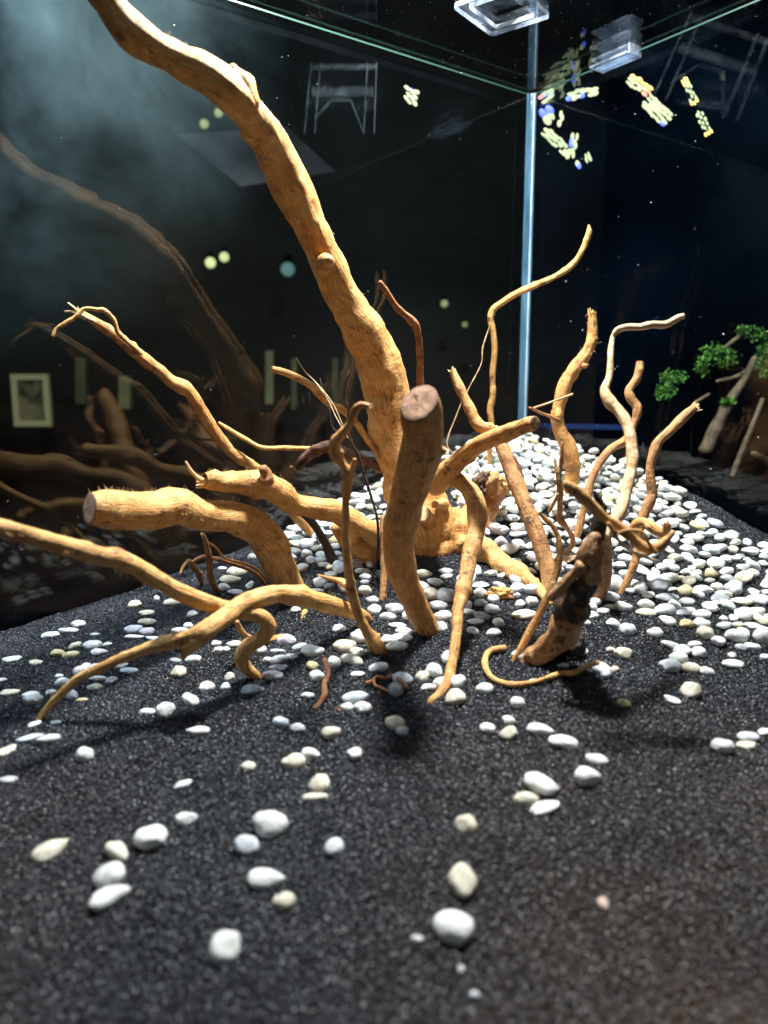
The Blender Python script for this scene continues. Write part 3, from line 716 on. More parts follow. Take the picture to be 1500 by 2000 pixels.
    tube('stem', [(1357, 796, 15, .44), (1343, 808, 19), (1325, 825, 19), (1305, 845, 19), (1287, 862, 20), (1277, 885, 20), (1270, 915, 20), (1272, 945, 22), (1274, 968, 22), (1265, 990, 22), (1255, 1012, 19), (1248, 1040, 16), (1245, 1075, 16), (1236, 1110, 15), (1225, 1135, 15), (1213, 1158, 13, 'g')], M['brown'], t, seg=12, knob=.13, caps=('broken', 'round'), sink=.002)
    tube('stub', [(1286, 945, 4, .43), (1281, 953, 10), (1272, 962, 14, .432)], M['brown'], t, seg=8)
    tube('stub', [(1303, 1025, 14, .40), (1298, 1040, 18), (1280, 1035, 22), (1262, 1020, 18), (1245, 1022, 20), (1235, 1045, 20, .415)], M['tan'], t, seg=12, knob=.2, caps=('broken', 'round'))
    tube('stub', [(1298, 1032, 12, .41), (1288, 1060, 12), (1275, 1075, 12), (1250, 1085, 12, .42)], M['brown'], t, seg=9)
    t = piece('knotty thin twig with a hooked foot in front of the S-shaped branch', 1085, 1095)
    tube('stem', [(1098, 865, 4, .45), (1097, 885, 7), (1096, 905, 10), (1091, 930, 12), (1093, 955, 12), (1094, 985, 12), (1094, 1012, 13), (1105, 1028, 10), (1116, 1045, 10), (1119, 1062, 10), (1108, 1078, 9), (1085, 1094, 8, 'g')], M['brown'], t, seg=9, knob=.25)
    tube('twig', [(1083, 895, 4, .452), (1086, 915, 8), (1091, 940, 9, .45)], M['brown'], t, seg=7, knob=.3)
    tube('twig', [(1091, 965, 7, .45), (1080, 985, 7), (1072, 1000, 6, .455)], M['brown'], t, seg=7, knob=.2)
    t = piece('thin curved twig crossing in front of the leaning pole down to the sand', 1005, 1290)
    tube('stem', [(1054, 1003, 7, .37), (1066, 1014, 11), (1080, 1028, 11), (1090, 1050, 12), (1093, 1080, 13), (1089, 1115, 13), (1078, 1145, 14), (1065, 1175, 14), (1050, 1205, 14), (1035, 1232, 14), (1020, 1262, 14), (1004, 1290, 12, 'g')], M['tan'], t, seg=10, knob=.12, sink=.002)
    t = piece('C-shaped twig lying on the sand at the foot of the blackened stump', 1000, 1330, cat='twig', name='twig')
    G_ = [(986, 1258, 14), (968, 1260, 13), (954, 1266, 13), (947, 1282, 14), (950, 1300, 13), (962, 1316, 12), (985, 1326, 12), (1012, 1329, 12), (1042, 1324, 11), (1070, 1316, 12), (1098, 1307, 11), (1122, 1298, 11), (1145, 1285, 11), (1168, 1279, 10)]
    W = []
    for i, (px, py, d) in enumerate(G_):
        g = ground(px, py + (8 if i < 11 else 16), .002 + (.006 if i > 10 else 0)); W.append(np.array([g.x, g.y, g.z, d*.5*g.y/F]))
    tube('stem', W, M['gold'], t, seg=10, knob=.12, world=True, caps=('round', 'broken'))
    t = piece('tiny red twig standing like a leg on the sand in the foreground', 640, 1385, cat='twig', name='twig')
    tube('stem', [(634, 1287, 9, .343), (637, 1302, 11), (641, 1318, 10), (633, 1335, 12), (634, 1355, 12), (626, 1372, 10), (614, 1384, 9, 'g')], M['red'], t, seg=9, knob=.22)
    tube('twig', [(638, 1352, 8, .342), (646, 1366, 7), (654, 1380, 7), (664, 1388, 6, 'g')], M['red'], t, seg=7, knob=.25)
    t = piece('tiny forked red twig lying on the sand beside a grey pebble', 760, 1335, cat='twig', name='twig')
    for k, G_ in enumerate(([(716, 1331, 8), (728, 1326, 7), (738, 1318, 8), (752, 1323, 7), (768, 1317, 8), (780, 1325, 9), (792, 1340, 8)], [(730, 1326, 6), (733, 1336, 6), (745, 1340, 6), (757, 1347, 5)])):
        W = []
        for px, py, d in G_:
            g = ground(px, py + 3, .002); W.append(np.array([g.x, g.y, g.z, d*.5*g.y/F]))
        tube('stem' if k == 0 else 'twig', W, M['red'], t, seg=7, knob=.2, world=True)
    # loose bark chips
    for lab, px, py, w_, h_, m in (('ragged tan chip of wood lying among pebbles below the crown', 978, 1160, 50, 26, 'gold'),
                                   ('small orange chip of wood half buried left of the front stump', 725, 1096, 20, 22, 'tan'),
                                   ('long pale sliver of wood lying behind the blackened stump', 1108, 1092, 50, 10, 'pale')):
        g = ground(px, py, .002); t = empty('wood_chip', g, lab, 'wood chip')
        blob('chip_body', px, py, g.y, w_, h_, w_*.5, M[m], t, .55, px, 1.6, rot=-.35 if m == 'pale' else .1)
seam()
build_wood()

# ---------------------------------------------------------------- pebbles
def pebble_mesh(kind, seed):
    rnd = random.Random(seed)
    bm = bmesh.new(); bmesh.ops.create_icosphere(bm, subdivisions=3, radius=1)
    cuts = []
    if kind == 'angular':
        for _ in range(7):
            n_ = Vector((rnd.gauss(0, 1), rnd.gauss(0, 1), rnd.gauss(0, .8))).normalized(); cuts.append((n_, rnd.uniform(.62, .85)))
    elif kind == 'drop': pass
    if kind == 'chip':
        for _ in range(3): cuts.append((Vector((rnd.gauss(0, 1), rnd.gauss(0, 1), rnd.gauss(0, .8))).normalized(), rnd.uniform(.68, .85)))
    for v in bm.verts:
        p = v.co.copy(); s = Vector((seed*1.7, seed*.3, 0))
        f = 1 + .22*noise.noise(p*.9 + s) + .10*noise.noise(p*2.1 + s) + .03*noise.noise(p*5 + s)
        if kind == 'angular': f = 1 + .16*noise.noise(p*1.3 + s) + .05*noise.noise(p*5 + s)
        p *= f
        for n_, h in cuts:
            d = p.dot(n_)
            if d > h: p -= n_*(d - h)*.9
        if kind == 'drop': p.y *= 1 - .35*p.x; p.z *= 1 - .2*p.x
        p.x *= 1.02; v.co = p
    ex = [max(abs(v.co[i]) for v in bm.verts) for i in range(3)]
    for v in bm.verts: v.co = Vector((v.co.x/ex[0], v.co.y/ex[1], v.co.z/ex[2]))
    me = bpy.data.meshes.new('pebble'); bm.to_mesh(me); bm.free()
    me.polygons.foreach_set('use_smooth', [True]*len(me.polygons)); return me
SH = {k: [pebble_mesh(k, i + off) for i in range(n_)] for k, n_, off in (('chip', 8, 80), ('round', 9, 1), ('drop', 4, 30), ('angular', 7, 50))}
CACHE = {}
def mesh_for(shape, col, i):
    key = (shape, col, i % len(SH[shape]))
    if key not in CACHE:
        m = SH[shape][key[2]].copy(); m.materials.append(PM[col]); CACHE[key] = m
    return CACHE[key]

# x, y, width, height, tilt(deg, + = right end down), colour, shape
PEB = '''165,1475,40,36,0,w;15,1522,38,15,0,w;485,1497,30,21,0,c;575,1488,50,34,-15,c;606,1472,42,24,8,w;693,1473,30,42,0,w;356,1531,40,13,-18,w,a;622,1530,46,44,10,c,a;614,1556,58,14,-6,c;362,1599,48,26,0,w
528,1611,72,52,0,w;296,1637,68,50,0,w,a;98,1661,74,36,-28,c,d;230,1665,58,32,32,c,d;483,1650,54,38,20,b;652,1655,44,32,-40,b;215,1712,66,52,-38,w;214,1753,82,40,-24,w,d;519,1717,78,40,0,w,d;556,1760,46,34,-10,c
437,1850,70,58,-45,w;1167,1484,48,24,18,w;1147,1519,54,42,0,w,d;1057,1534,72,42,20,w;1027,1561,54,30,-8,c;1062,1576,64,24,-12,w;914,1613,56,38,30,c,a;903,1716,54,70,0,c;888,1813,84,66,0,w;1179,1765,24,28,0,p
815,1833,26,13,10,w;900,1893,16,14,0,b;928,1944,24,17,0,b;946,1345,36,24,0,w;1010,1373,31,29,0,w;953,1424,33,25,0,w;993,1408,27,20,0,w,a;995,1432,42,32,0,c,a;1054,1424,56,25,8,w;1100,1450,58,29,14,w
1410,1458,50,32,0,w;1463,1441,46,24,0,b;1457,1455,42,13,0,c;1496,1430,34,17,0,w;1217,1375,31,20,14,y;1351,1349,44,38,0,c,a;1314,1367,36,13,22,w;1177,1310,35,41,0,b;1201,1308,17,15,0,p;1216,1276,38,25,0,c
1193,1269,21,12,0,c;1280,1236,33,23,0,w;1198,1218,30,22,30,l;1225,1230,35,28,0,b;1141,1218,27,18,0,w;1155,1202,29,19,0,w,a;1156,1185,23,17,0,w;1112,1275,36,26,-25,w,a;1138,1272,23,20,0,b;1311,1260,42,17,25,w
1331,1273,40,28,0,b;1357,1258,28,12,0,w;1364,1275,30,25,0,w;1325,1286,37,26,0,w;1309,1302,44,31,0,b,a;1348,1305,39,24,8,c;1380,1312,32,20,25,w;1431,1297,46,20,4,w;1431,1280,19,13,20,w,a;1447,1264,26,14,10,b
1468,1262,36,14,0,w;1496,1286,24,22,0,b;1491,1243,42,34,0,w;1380,1238,38,31,15,c,a;1370,1220,35,27,0,w;1340,1219,27,22,0,y;1442,1220,27,12,0,c;1472,1223,35,14,8,w;1413,1208,18,13,30,w,a;1454,1200,38,32,0,w
1262,1196,44,17,3,c;1299,1191,42,25,0,b;1339,1195,42,18,3,b;1370,1200,40,20,0,w;1262,1180,35,22,0,w;1302,1167,48,18,0,g;1339,1154,32,26,0,y;1340,1175,35,16,0,w;1373,1152,42,20,8,w;1405,1169,42,26,18,g,a
1448,1175,46,18,5,c;1433,1150,34,30,0,b;1216,1186,37,23,8,w;1192,1185,28,11,0,c;1194,1166,38,22,0,l;1202,1141,36,30,0,w;1249,1149,38,26,-38,w,a;1233,1139,36,14,-12,w;1285,1143,42,27,0,b;1015,1181,24,21,0,w
1038,1175,27,25,0,w;1025,1201,52,22,-12,c;973,1217,26,20,0,w,a;963,1237,36,20,5,w;924,1232,27,18,10,w;930,1214,35,13,0,w;960,1190,33,22,0,w;941,1204,35,18,12,g;915,1195,32,14,0,w;939,1178,29,18,0,g
939,1158,30,21,0,w;937,1143,38,13,5,b;893,1333,34,27,15,w;887,1362,46,36,0,c,a;879,1288,35,30,0,w;609,1273,49,28,0,w;673,1263,47,27,0,c;698,1275,32,20,20,c;689,1289,50,24,15,c;652,1294,31,28,10,w
610,1300,23,28,0,y;618,1321,33,26,-8,w;739,1304,40,20,-8,w;699,1317,30,12,0,w;777,1263,48,23,-12,w;790,1233,38,20,14,w;785,1245,42,17,12,w;760,1250,36,22,8,w;777,1221,38,12,0,w;758,1204,36,18,0,b
772,1189,41,22,5,l;795,1203,24,20,0,w;731,1191,28,26,0,w;728,1172,27,17,0,w;714,1154,29,24,0,c,a;712,1138,18,12,0,g;713,1127,25,15,0,g;663,1229,28,26,25,l,a;703,1243,40,30,0,w;560,1251,39,28,-12,l
585,1263,32,13,-22,g;543,1271,36,7,0,l;508,1269,28,20,0,w;521,1289,22,13,0,w,a;547,1288,46,20,-15,g;567,1283,32,13,10,g;543,1304,40,14,-10,g;533,1320,43,22,0,w;493,1348,46,26,-5,d;508,1335,24,14,-10,g
449,1322,23,25,0,c,a;440,1341,24,17,0,b,a;405,1343,31,27,0,w;458,1258,34,15,0,w;425,1270,26,15,-15,w,a;442,1268,16,12,0,w;576,1192,25,16,0,b;695,1363,55,27,-5,b;679,1382,28,20,0,w;709,1383,37,25,0,w
773,1347,38,28,50,g;787,1325,42,26,12,b;825,1323,29,24,0,c;848,1310,38,30,30,w;837,1343,32,18,0,w;865,1333,40,24,-8,w;897,1328,26,25,0,w;880,1283,35,30,0,w;600,1358,32,14,8,w,a;548,1410,39,21,12,b
583,1421,36,17,12,w,a;647,1431,39,29,-5,c,d;772,1412,40,30,25,c;785,1428,28,19,-15,w;403,1428,4,4,0,w;589,1110,30,21,-15,w;608,1094,22,18,0,w;634,1103,28,12,0,w;629,1085,27,18,10,w;617,1072,23,16,0,c
598,1063,31,23,0,b;573,1078,36,18,5,w;557,1063,20,18,0,w;582,1032,27,18,-20,w;633,1025,32,13,0,w;643,1042,21,12,0,w;655,1055,28,19,-15,y;654,1068,22,16,0,l;627,1137,32,24,0,w;642,1145,25,13,-10,g
647,1122,28,14,0,w;617,1153,32,8,0,w;675,1147,35,24,0,w;690,1085,30,12,0,w;702,1097,32,15,0,w;697,1106,28,10,0,l;670,1093,28,16,0,l;707,1115,34,13,0,w;827,1120,38,17,5,c;870,1115,29,12,0,w
872,1126,26,11,0,w;825,1147,38,24,30,w;850,1137,34,18,0,w;843,1160,32,26,0,c;870,1163,44,32,0,b;857,1183,38,20,10,l;867,1203,38,24,0,w;863,1225,30,22,45,w;97,1241,41,16,-8,b;134,1232,39,14,-5,w
153,1219,29,16,-5,w;23,1287,40,12,-5,g2;69,1293,30,10,0,c;113,1277,31,18,0,y,a;137,1279,36,16,-15,y,a;145,1261,30,14,-30,c,a;180,1260,38,18,0,w;208,1258,22,8,-10,w,a;193,1274,36,16,0,l,d;186,1239,21,7,0,g2
261,1182,32,20,-10,c;306,1169,15,12,20,w;287,1197,32,12,-10,c;287,1215,37,17,-8,c;260,1229,38,16,0,l;287,1234,30,16,0,l;261,1244,43,9,3,w;303,1247,40,10,4,b;322,1156,28,14,8,b;342,1158,16,12,0,w
354,1166,23,14,10,c;337,1176,36,15,-3,c;366,1173,23,8,-15,g;374,1200,25,16,-5,w;412,1190,27,12,-5,w;353,1233,38,18,0,w;368,1223,20,16,0,w,a;434,1110,20,8,-5,w;448,1133,45,19,0,c;463,1117,41,22,-5,c
437,1148,27,20,0,l;460,1156,31,12,0,l;487,1143,24,13,-65,w;492,1087,18,20,0,w;158,1310,34,22,-25,l;167,1302,20,15,0,w;190,1305,34,19,-5,w;115,1321,17,10,-10,w;123,1333,32,22,-20,w;137,1357,36,24,0,b
100,1353,22,14,-10,w;185,1342,32,15,-5,c;216,1330,30,17,-15,g;252,1310,37,16,-3,b;233,1300,36,15,-10,w;235,1286,36,14,-10,w;190,1325,35,14,-5,w;65,1368,38,26,-5,w;60,1357,34,14,0,w;18,1353,40,15,-5,c
3,1328,22,8,0,w;160,1367,24,10,-10,y;347,1313,34,28,15,c,a;402,1345,30,27,0,w;372,1368,42,24,35,w,a;322,1387,40,35,0,w;287,1391,36,17,0,w;387,1429,46,23,-10,w;67,1415,28,12,-30,w;110,1411,25,10,0,w
58,1441,54,15,-8,b;94,1445,46,23,-18,l;10,1467,44,17,-30,c;342,1290,28,11,0,g;377,1287,32,15,0,w;422,1258,22,15,-10,w;1100,1300,24,12,0,b;1045,1332,30,13,0,p;1018,1280,40,22,0,w;1256,1345,3,3,0,w'''
CN = {'w': 'white', 'c': 'cream', 'b': 'blue', 'g': 'grey', 'l': 'lilac', 'y': 'yellow', 'p': 'pink', 'g2': 'green', 'd': 'grey'}
items = []       # dicts
def pebble_at(px, py, w_, h_, tilt, col, shape, hand=True, lift=0.0):
    g0 = ground(px, py)
    e = math.atan2(-g0.z, g0.y); dist = g0.length; k = (ray(px, py).length*g0.y/ray(px, py).y)/F/ray(px, py).length*1.0
    k = (g0.y/ray(px, py).y)/F
    if h_ > w_*1.12 and abs(tilt) < 5:      # taller than wide: long axis away from the viewer
        X = w_*k; hh = h_*k; D = hh*1.25; 
    else:
        X = w_*k; hh = h_*k; D = min(max(hh*1.15, X*.62), X*.95)
    T2 = (hh**2 - (D*math.sin(e))**2)/math.cos(e)**2
    T_ = math.sqrt(T2) if T2 > 0 else 0
    lo, hi = .34*min(X, D), .85*min(X, D)
    if T_ < lo:
        T_ = lo; v2 = hh**2 - (T_*math.cos(e))**2; D = math.sqrt(v2)/math.sin(e) if v2 > 0 else hh*.8
        D = max(D, .35*X)
    T_ = min(T_, hi)
    c = ground(px, py, T_*.20 + lift)
    yaw = -math.radians(tilt)*1.25 + random.uniform(-.08, .08)
    eul = (random.uniform(-.12, .12), math.radians(tilt)*.35 + random.uniform(-.08, .08), yaw)
    items.append(dict(c=c, s=(X/2, D/2, T_/2), e=eul, col=col, shape=shape, px=px, py=py, w=w_, h=h_, hand=hand, i=random.randrange(60)))
for line in PEB.replace('\n', ';').split(';'):
    f = line.split(',')
    if len(f) < 6: continue
    px, py, w_, h_, tl = map(float, f[:5])
    if w_ < 6: continue
    sh = {'a': 'angular', 'd': 'drop'}.get(f[6] if len(f) > 6 else '', random.choice(('round', 'round', 'chip')))
    pebble_at(px, py, w_, h_, tl, CN[f[5]], sh)

def inside(poly, x, y):
    r = False; n_ = len(poly)
    for i in range(n_):
        x1, y1 = poly[i]; x2, y2 = poly[(i+1) % n_]
        if (y1 > y) != (y2 > y) and x < (x2 - x1)*(y - y1)/(y2 - y1) + x1: r = not r
    return r
hash_ = {}
def put(c, r, layer):
    hash_.setdefault((int(c[0]/.02), int(c[1]/.02)), []).append((c[0], c[1], r, layer))
def free(c, r, layer, k):
    a, b = int(c[0]/.02), int(c[1]/.02)
    for i in range(a-1, a+2):
        for j in range(b-1, b+2):
            for (x, y, rr, l_) in hash_.get((i, j), ()):
                if l_ == layer and math.hypot(x - c[0], y - c[1]) < (r + rr)*k: return False
    return True
for it in items: put(it['c'], it['s'][0]*.9, 0)
zones = [  # polygon in the picture, then taken down to the ground; tries, layers
 ([(862, 890), (900, 872), (960, 860), (1020, 850), (1062, 862), (1120, 884), (1200, 905), (1290, 945), (1360, 1000), (1430, 1045), (1500, 1072), (1640, 1120), (1640, 1190), (1500, 1150), (1400, 1135), (1330, 1118), (1240, 1105), (1180, 1125), (1090, 1120), (1030, 1125), (985, 1098), (960, 1050), (905, 1000), (880, 960)], 9000, 2),
 ([(690, 965), (770, 930), (775, 1010), (745, 1062), (690, 1035), (640, 1015)], 700, 1),
 ([(560, 1020), (640, 1000), (700, 1050), (745, 1110), (640, 1120), (560, 1100)], 500, 1),
 ([(1230, 1120), (1330, 1105), (1500, 1130), (1640, 1180), (1640, 1260), (1400, 1260), (1280, 1215), (1170, 1160)], 900, 1),
 ([(900, 1120), (1040, 1120), (1060, 1165), (900, 1190)], 200, 1),
 ([(1080, 1080), (1210, 1100), (1250, 1160), (1180, 1200), (1090, 1150)], 260, 1)]
cols = ['white']*10 + ['cream']*4 + ['blue']*5 + ['lilac']*2 + ['green']*2 + ['grey'] + ['yellow']
for poly, tries, layers in zones:
    xs = [p[0] for p in poly]; ys = [p[1] for p in poly]
    for layer in range(layers):
        for _ in range(tries if layer == 0 else int(tries*.55)):
            px = random.uniform(min(xs), max(xs)); py = random.uniform(min(ys), max(ys))
            if not inside(poly, px, py): continue
            c = ground(px, py); s_, t_ = tankco(c)
            L = random.uniform(.0085, .0145)*random.choice((.75, 1, 1, 1.05))
            if s_ < L*.45 or t_ < L*.45: continue
            if layer == 1 and (px > 1330 or py > 1050): continue
            if not free(c, L*.5, layer, .72 if layer == 0 else .9): continue
            put(c, L*.5, layer)
            k = (c.y/ray(px, py).y)/F
            D = L*random.uniform(.62, .9); T_ = L*random.uniform(.38, .6); e = math.atan2(-c.z, c.y)
            z0 = T_*.24 + (.0042 if layer else 0)
            cc = Vector((c.x, c.y, gz(c.x, c.y) + z0 + random.uniform(-.0008, .0012)))
            items.append(dict(c=cc, s=(L/2, D/2, T_/2), e=(random.gauss(0, .22), random.gauss(0, .2), random.uniform(0, 3.14)),
                col=random.choice(cols), shape=random.choice(('round', 'round', 'chip', 'chip', 'drop', 'angular')), px=px, py=py, w=L/k, h=T_/k, hand=False, i=random.randrange(60), layer=layer))
hand = [it for it in items if it['hand']]
rest = sorted([it for it in items if not it['hand']], key=lambda q: -(q['w'] + 60*(q.get('layer', 0))*0))
room = max(0, 300 - len(hand))
vis = [q for q in rest if -20 < q['px'] < 1520]
solo = sorted(vis, key=lambda q: -q['w'])[:room]
solo_ids = {id(q) for q in solo}
bulk = [q for q in rest if id(q) not in solo_ids]

LM = [('the foot of the thick front stump', 840, 1240), ('the foot of the blackened stump', 1060, 1290), ('the foot of the slender knuckled twig', 742, 1272),
      ('the foot of the looping left branch', 503, 1324), ('the far left thin end of the arching branch', 75, 1405), ('the foot of the thick bent stump', 566, 1150),
      ('the tiny upright red twig', 640, 1380), ('the C-shaped twig', 955, 1300), ('the lone yellow pebble', 1217, 1375),
      ('the foot of the rightmost reddish branch', 1213, 1158), ('the foot of the leaning pole', 1068, 1165), ('the foot of the blackened short stick', 655, 1106),
      ('the biggest round pebble in the near foreground', 888, 1813), ('the stacked near left pair', 214, 1735), ('the near right trio', 1050, 1555),
      ('the foot of the hooked right arm', 845, 1368), ('the small bundle of curved twigs', 400, 1130), ('the spur of the arching branch', 358, 1284)]
CW = {'white': 'white', 'cream': 'cream', 'blue': 'bluish grey', 'grey': 'grey', 'lilac': 'lilac grey', 'yellow': 'yellowish', 'green': 'pale greenish', 'pink': 'pinkish'}
ORD = ['', 'second ', 'third ', 'fourth ', 'fifth ', 'sixth ', 'seventh ', 'eighth ', 'ninth ', 'tenth ', 'eleventh ', 'twelfth ', 'thirteenth ', 'fourteenth ', 'fifteenth ']
special = {(15, 1522): 'flat white pebble cut off by the left edge above the near sand', (888, 1813): 'biggest round white pebble in the near foreground, alone on dark sand', (1217, 1375): 'small lone yellow pebble on bare sand below the right pebble cluster',
           (437, 1850): 'egg-shaped white pebble lowest at the near left, alone on the sand', (1179, 1765): 'tiny pinkish pebble alone in the near right sand',
           (928, 1944): 'tiny bright stone lowest of all at the bottom of the sand', (900, 1893): 'tiny pale stone just below the biggest round pebble',
           (815, 1833): 'tiny flat white stone just left of the biggest round pebble', (528, 1611): 'broad flat white pebble, largest of the near left ones',
           (214, 1753): 'long tapering white pebble, lower one of the touching near left pair', (215, 1712): 'rounded white pebble, upper one of the touching near left pair'}
buckets = {}
for it in hand:
    key = (int(it['px']), int(it['py']))
    if key in special: it['label'] = special[key]; continue
    best = min(LM, key=lambda q: math.hypot(q[1] - it['px'], (q[2] - it['py'])*1.5))
    dx, dy = it['px'] - best[1], (it['py'] - best[2])*1.5
    if abs(dx) > abs(dy): d = 'right of' if dx > 0 else 'left of'
    else: d = 'in front of' if dy > 0 else 'behind'
    fl = {'angular': 'angular', 'drop': 'tapering'}.get(it['shape']) or ('flat' if it['h'] < .45*it['w'] else 'oval' if it['h'] < .8*it['w'] else 'round')
    buckets.setdefault((CW[it['col']], fl, d, best[0]), []).append((math.hypot(dx, dy), it))
for (c_, fl, d, lm), L in buckets.items():
    L.sort(key=lambda q: q[0])
    for i, (_, it) in enumerate(L):
        if len(L) == 1: it['label'] = f'{c_} {fl} pebble {d} {lm}'
        else: it['label'] = f'{c_} {fl} pebble {d} {lm}, {ORD[min(i, 14)]}nearest'
DENSE = 'pebbles of the dense bed that fills the back of the tank'
for it in hand + solo:
    o = link(bpy.data.objects.new('pebble', mesh_for(it['shape'], it['col'], it['i'])))
    o.location = it['c']; o.scale = it['s']; o.rotation_euler = it['e']
    if it['hand']: tag(o, it['label'], 'pebble', 'pebbles scattered over the black sand')
    else: tag(o, 'smooth pebble in the dense pale bed covering the back of the tank', 'pebble', DENSE)
for c_ in sorted({q['col'] for q in bulk}):
    vs, fs = [], []
    for q in [q for q in bulk if q['col'] == c_]:
        src = SH[q['shape']][q['i'] % len(SH[q['shape']])]
        mt = Matrix.LocRotScale(q['c'], __import__('mathutils').Euler(q['e']), q['s'])
        k = len(vs); vs += [mt @ v.co for v in src.vertices]; fs += [tuple(i + k for i in p.vertices) for p in src.polygons]
    q = dict()
    bulkm = PM[c_].copy(); bulkm.name = c_ + '_bed_stone'
    # joined stones share one object: their mottling runs in metres
    nt = bulkm.node_tree
    for nd in nt.nodes:
        if nd.type == 'TEX_NOISE': nd.inputs['Scale'].default_value *= 150
        if nd.type == 'BUMP': nd.inputs['Distance'].default_value = .0003
    o = mesh_obj('pebble_bed', vs, fs, bulkm); tag(o, f'{CW[c_]} stones of the dense pebble bed in the back corner', 'pebbles', kind='stuff')
for it in hand:
    if len(it['label'].split()) > 16: print('LONG', it['px'], it['py'], it['label'])
print('PEBBLES', len(hand), len(solo), len(bulk))

# ---------------------------------------------------------------- clips on the lid and the pane
def ring_plate(name, outer, inner, z, th, mat, parent, edgemat=None):
    """flat plate with an opening; outer and inner are matched loops of points"""
    n_ = len(outer); v = []
    for zz in (z, z + th):
        v += [Vector((p[0], p[1], zz)) for p in outer] + [Vector((p[0], p[1], zz)) for p in inner]
    f = []
    for i in range(n_):
        j = (i+1) % n_
        f += [(i, j, n_ + j, n_ + i), (2*n_ + i, 3*n_ + i, 3*n_ + j, 2*n_ + j)]
    o = mesh_obj(name, v, f, mat, parent, smooth=False)
    f2 = []
    for i in range(n_):
        j = (i+1) % n_
        f2 += [(i, 2*n_ + i, 2*n_ + j, j), (n_ + i, n_ + j, 3*n_ + j, 3*n_ + i)]
    o2 = mesh_obj('plate_edge', v, f2, edgemat or mat, parent, smooth=False); return o
def rounded(poly, r, k=5):
    out = []; n_ = len(poly)
    for i in range(n_):
        p0, p1, p2 = Vector(poly[i-1][:2]), Vector(poly[i][:2]), Vector(poly[(i+1) % n_][:2])
        a = p1 + (p0 - p1).normalized()*r; b = p1 + (p2 - p1).normalized()*r
        for q in range(k):
            t = q/(k-1); out.append(tuple((1-t)**2*a + 2*t*(1-t)*p1 + t*t*b))
    return out
zc = TOPZ - .0032
c0, c1, c2 = on_z(960, 72, zc), on_z(884, 16, zc), on_z(1010, -20, zc)
e1 = (c1 - c0); wv = e1.length; e1.normalize(); e2 = (c2 - c0); e2 = (e2 - e1*e2.dot(e1)).normalized()
lv = .045
clip = empty('lid_clip', c0, 'clear plastic lid clip with a square opening, cut off by the top edge', 'clip')
out_q = [c0, c0 + e2*lv, c0 + e2*lv + e1*wv, c0 + e1*wv]
bw = .0078
in_q = [c0 + e1*bw + e2*bw*1.05, c0 + e1*bw + e2*(lv - bw), c0 + e1*(wv - bw*.9) + e2*(lv - bw), c0 + e1*(wv - bw*.9) + e2*bw*1.05]
ring_plate('clip_plate', rounded(out_q, .0035), rounded(in_q, .0006), zc, .003, M['acrylic'], clip, M['acrylic_edge'])
def raised_text(txt, pos, ex, ey, size, parent, mat):
    cu = bpy.data.curves.new('lettering', 'FONT'); cu.body = txt; cu.size = size; cu.extrude = .00012; cu.align_x = 'CENTER'; cu.align_y = 'CENTER'
    o = bpy.data.objects.new('lettering', cu); COL.objects.link(o)
    dg = bpy.context.evaluated_depsgraph_get(); me = bpy.data.meshes.new_from_object(o.evaluated_get(dg))
    bpy.data.objects.remove(o); me.materials.clear(); me.materials.append(mat)
    n_ = ex.cross(ey).normalized(); m = Matrix((ex.to_4d(), ey.to_4d(), n_.to_4d(), (0, 0, 0, 1))).transposed()
    for i in range(4): m[3][i] = 0 if i < 3 else 1
    m[0][3], m[1][3], m[2][3] = pos - Vector(parent.location)
    me.transform(m); o = bpy.data.objects.new('lettering', me); link(o); o.parent = parent; return o
raised_text('190R', c0 + e1*wv*.52 + e2*bw*.5 - Vector((0, 0, .0002)), e1, -e2, .0058, clip, M['acrylic_edge'])
def circle_mark(c, r, parent):
    v, f = [], []; n_ = 20
    for k in range(n_):
        a = k*2*math.pi/n_; d = e1*math.cos(a) + e2*math.sin(a)*1.25
        for rr in (r, r*.9): v += [c + d*rr, c + d*rr - Vector((0, 0, .0003))]
    for k in range(n_):
        a, b = k*4, ((k+1) % n_)*4; f += [(a+1, b+1, b+3, a+3), (a, b, b+1, a+1), (a+2, a+3, b+3, b+2)]
    mesh_obj('round_mark', v, f, M['acrylic_edge'], parent, smooth=False)
circle_mark(c0 + e1*bw*.5 + e2*bw*1.3, .0031, clip)
raised_text('F', c0 + e1*bw*.5 + e2*bw*1.3 - Vector((0, 0, .0002)), e1, -e2, .0035, clip, M['acrylic_edge'])

# U-shaped clip hugging the right pane's top edge
g = on_z(1158, 128, TOPZ); s0, t0 = tankco(g)
g2 = on_z(1262, 86, TOPZ); s1, t1 = tankco(g2)
t0, t1 = sorted((t0, t1)); 
def tbox(name, sa, sb, ta, tb, za, zb, mat, parent):
    v = [tk(s_, t_, z_) for z_ in (za, zb) for (s_, t_) in ((sa, ta), (sb, ta), (sb, tb), (sa, tb))]
    f = [(0, 1, 2, 3), (7, 6, 5, 4), (0, 4, 5, 1), (1, 5, 6, 2), (2, 6, 7, 3), (3, 7, 4, 0)]
    o = mesh_obj(name, v, f, mat, parent, smooth=False)
    bv = o.modifiers.new('bevel', 'BEVEL'); bv.width = .0005; bv.segments = 2; return o
tm = (t0 + t1)/2 ; hw = .017
c2_ = empty('pane_clip', tk(.004, tm, TOPZ - .004), 'clear plastic U-shaped clip hanging on the top edge of the right pane', 'clip')
tbox('clip_plate', .0005, .0145, tm - hw, tm + hw, TOPZ - .0018, TOPZ + .0004, M['acrylic'], c2_)
tbox('clip_plate', .0005, .0165, tm - hw, tm + hw, TOPZ - .0072, TOPZ - .0052, M['acrylic_edge'], c2_)
tbox('clip_wall', .0005, .0025, tm - hw, tm + hw, TOPZ - .0052, TOPZ - .0018, M['acrylic_edge'], c2_)
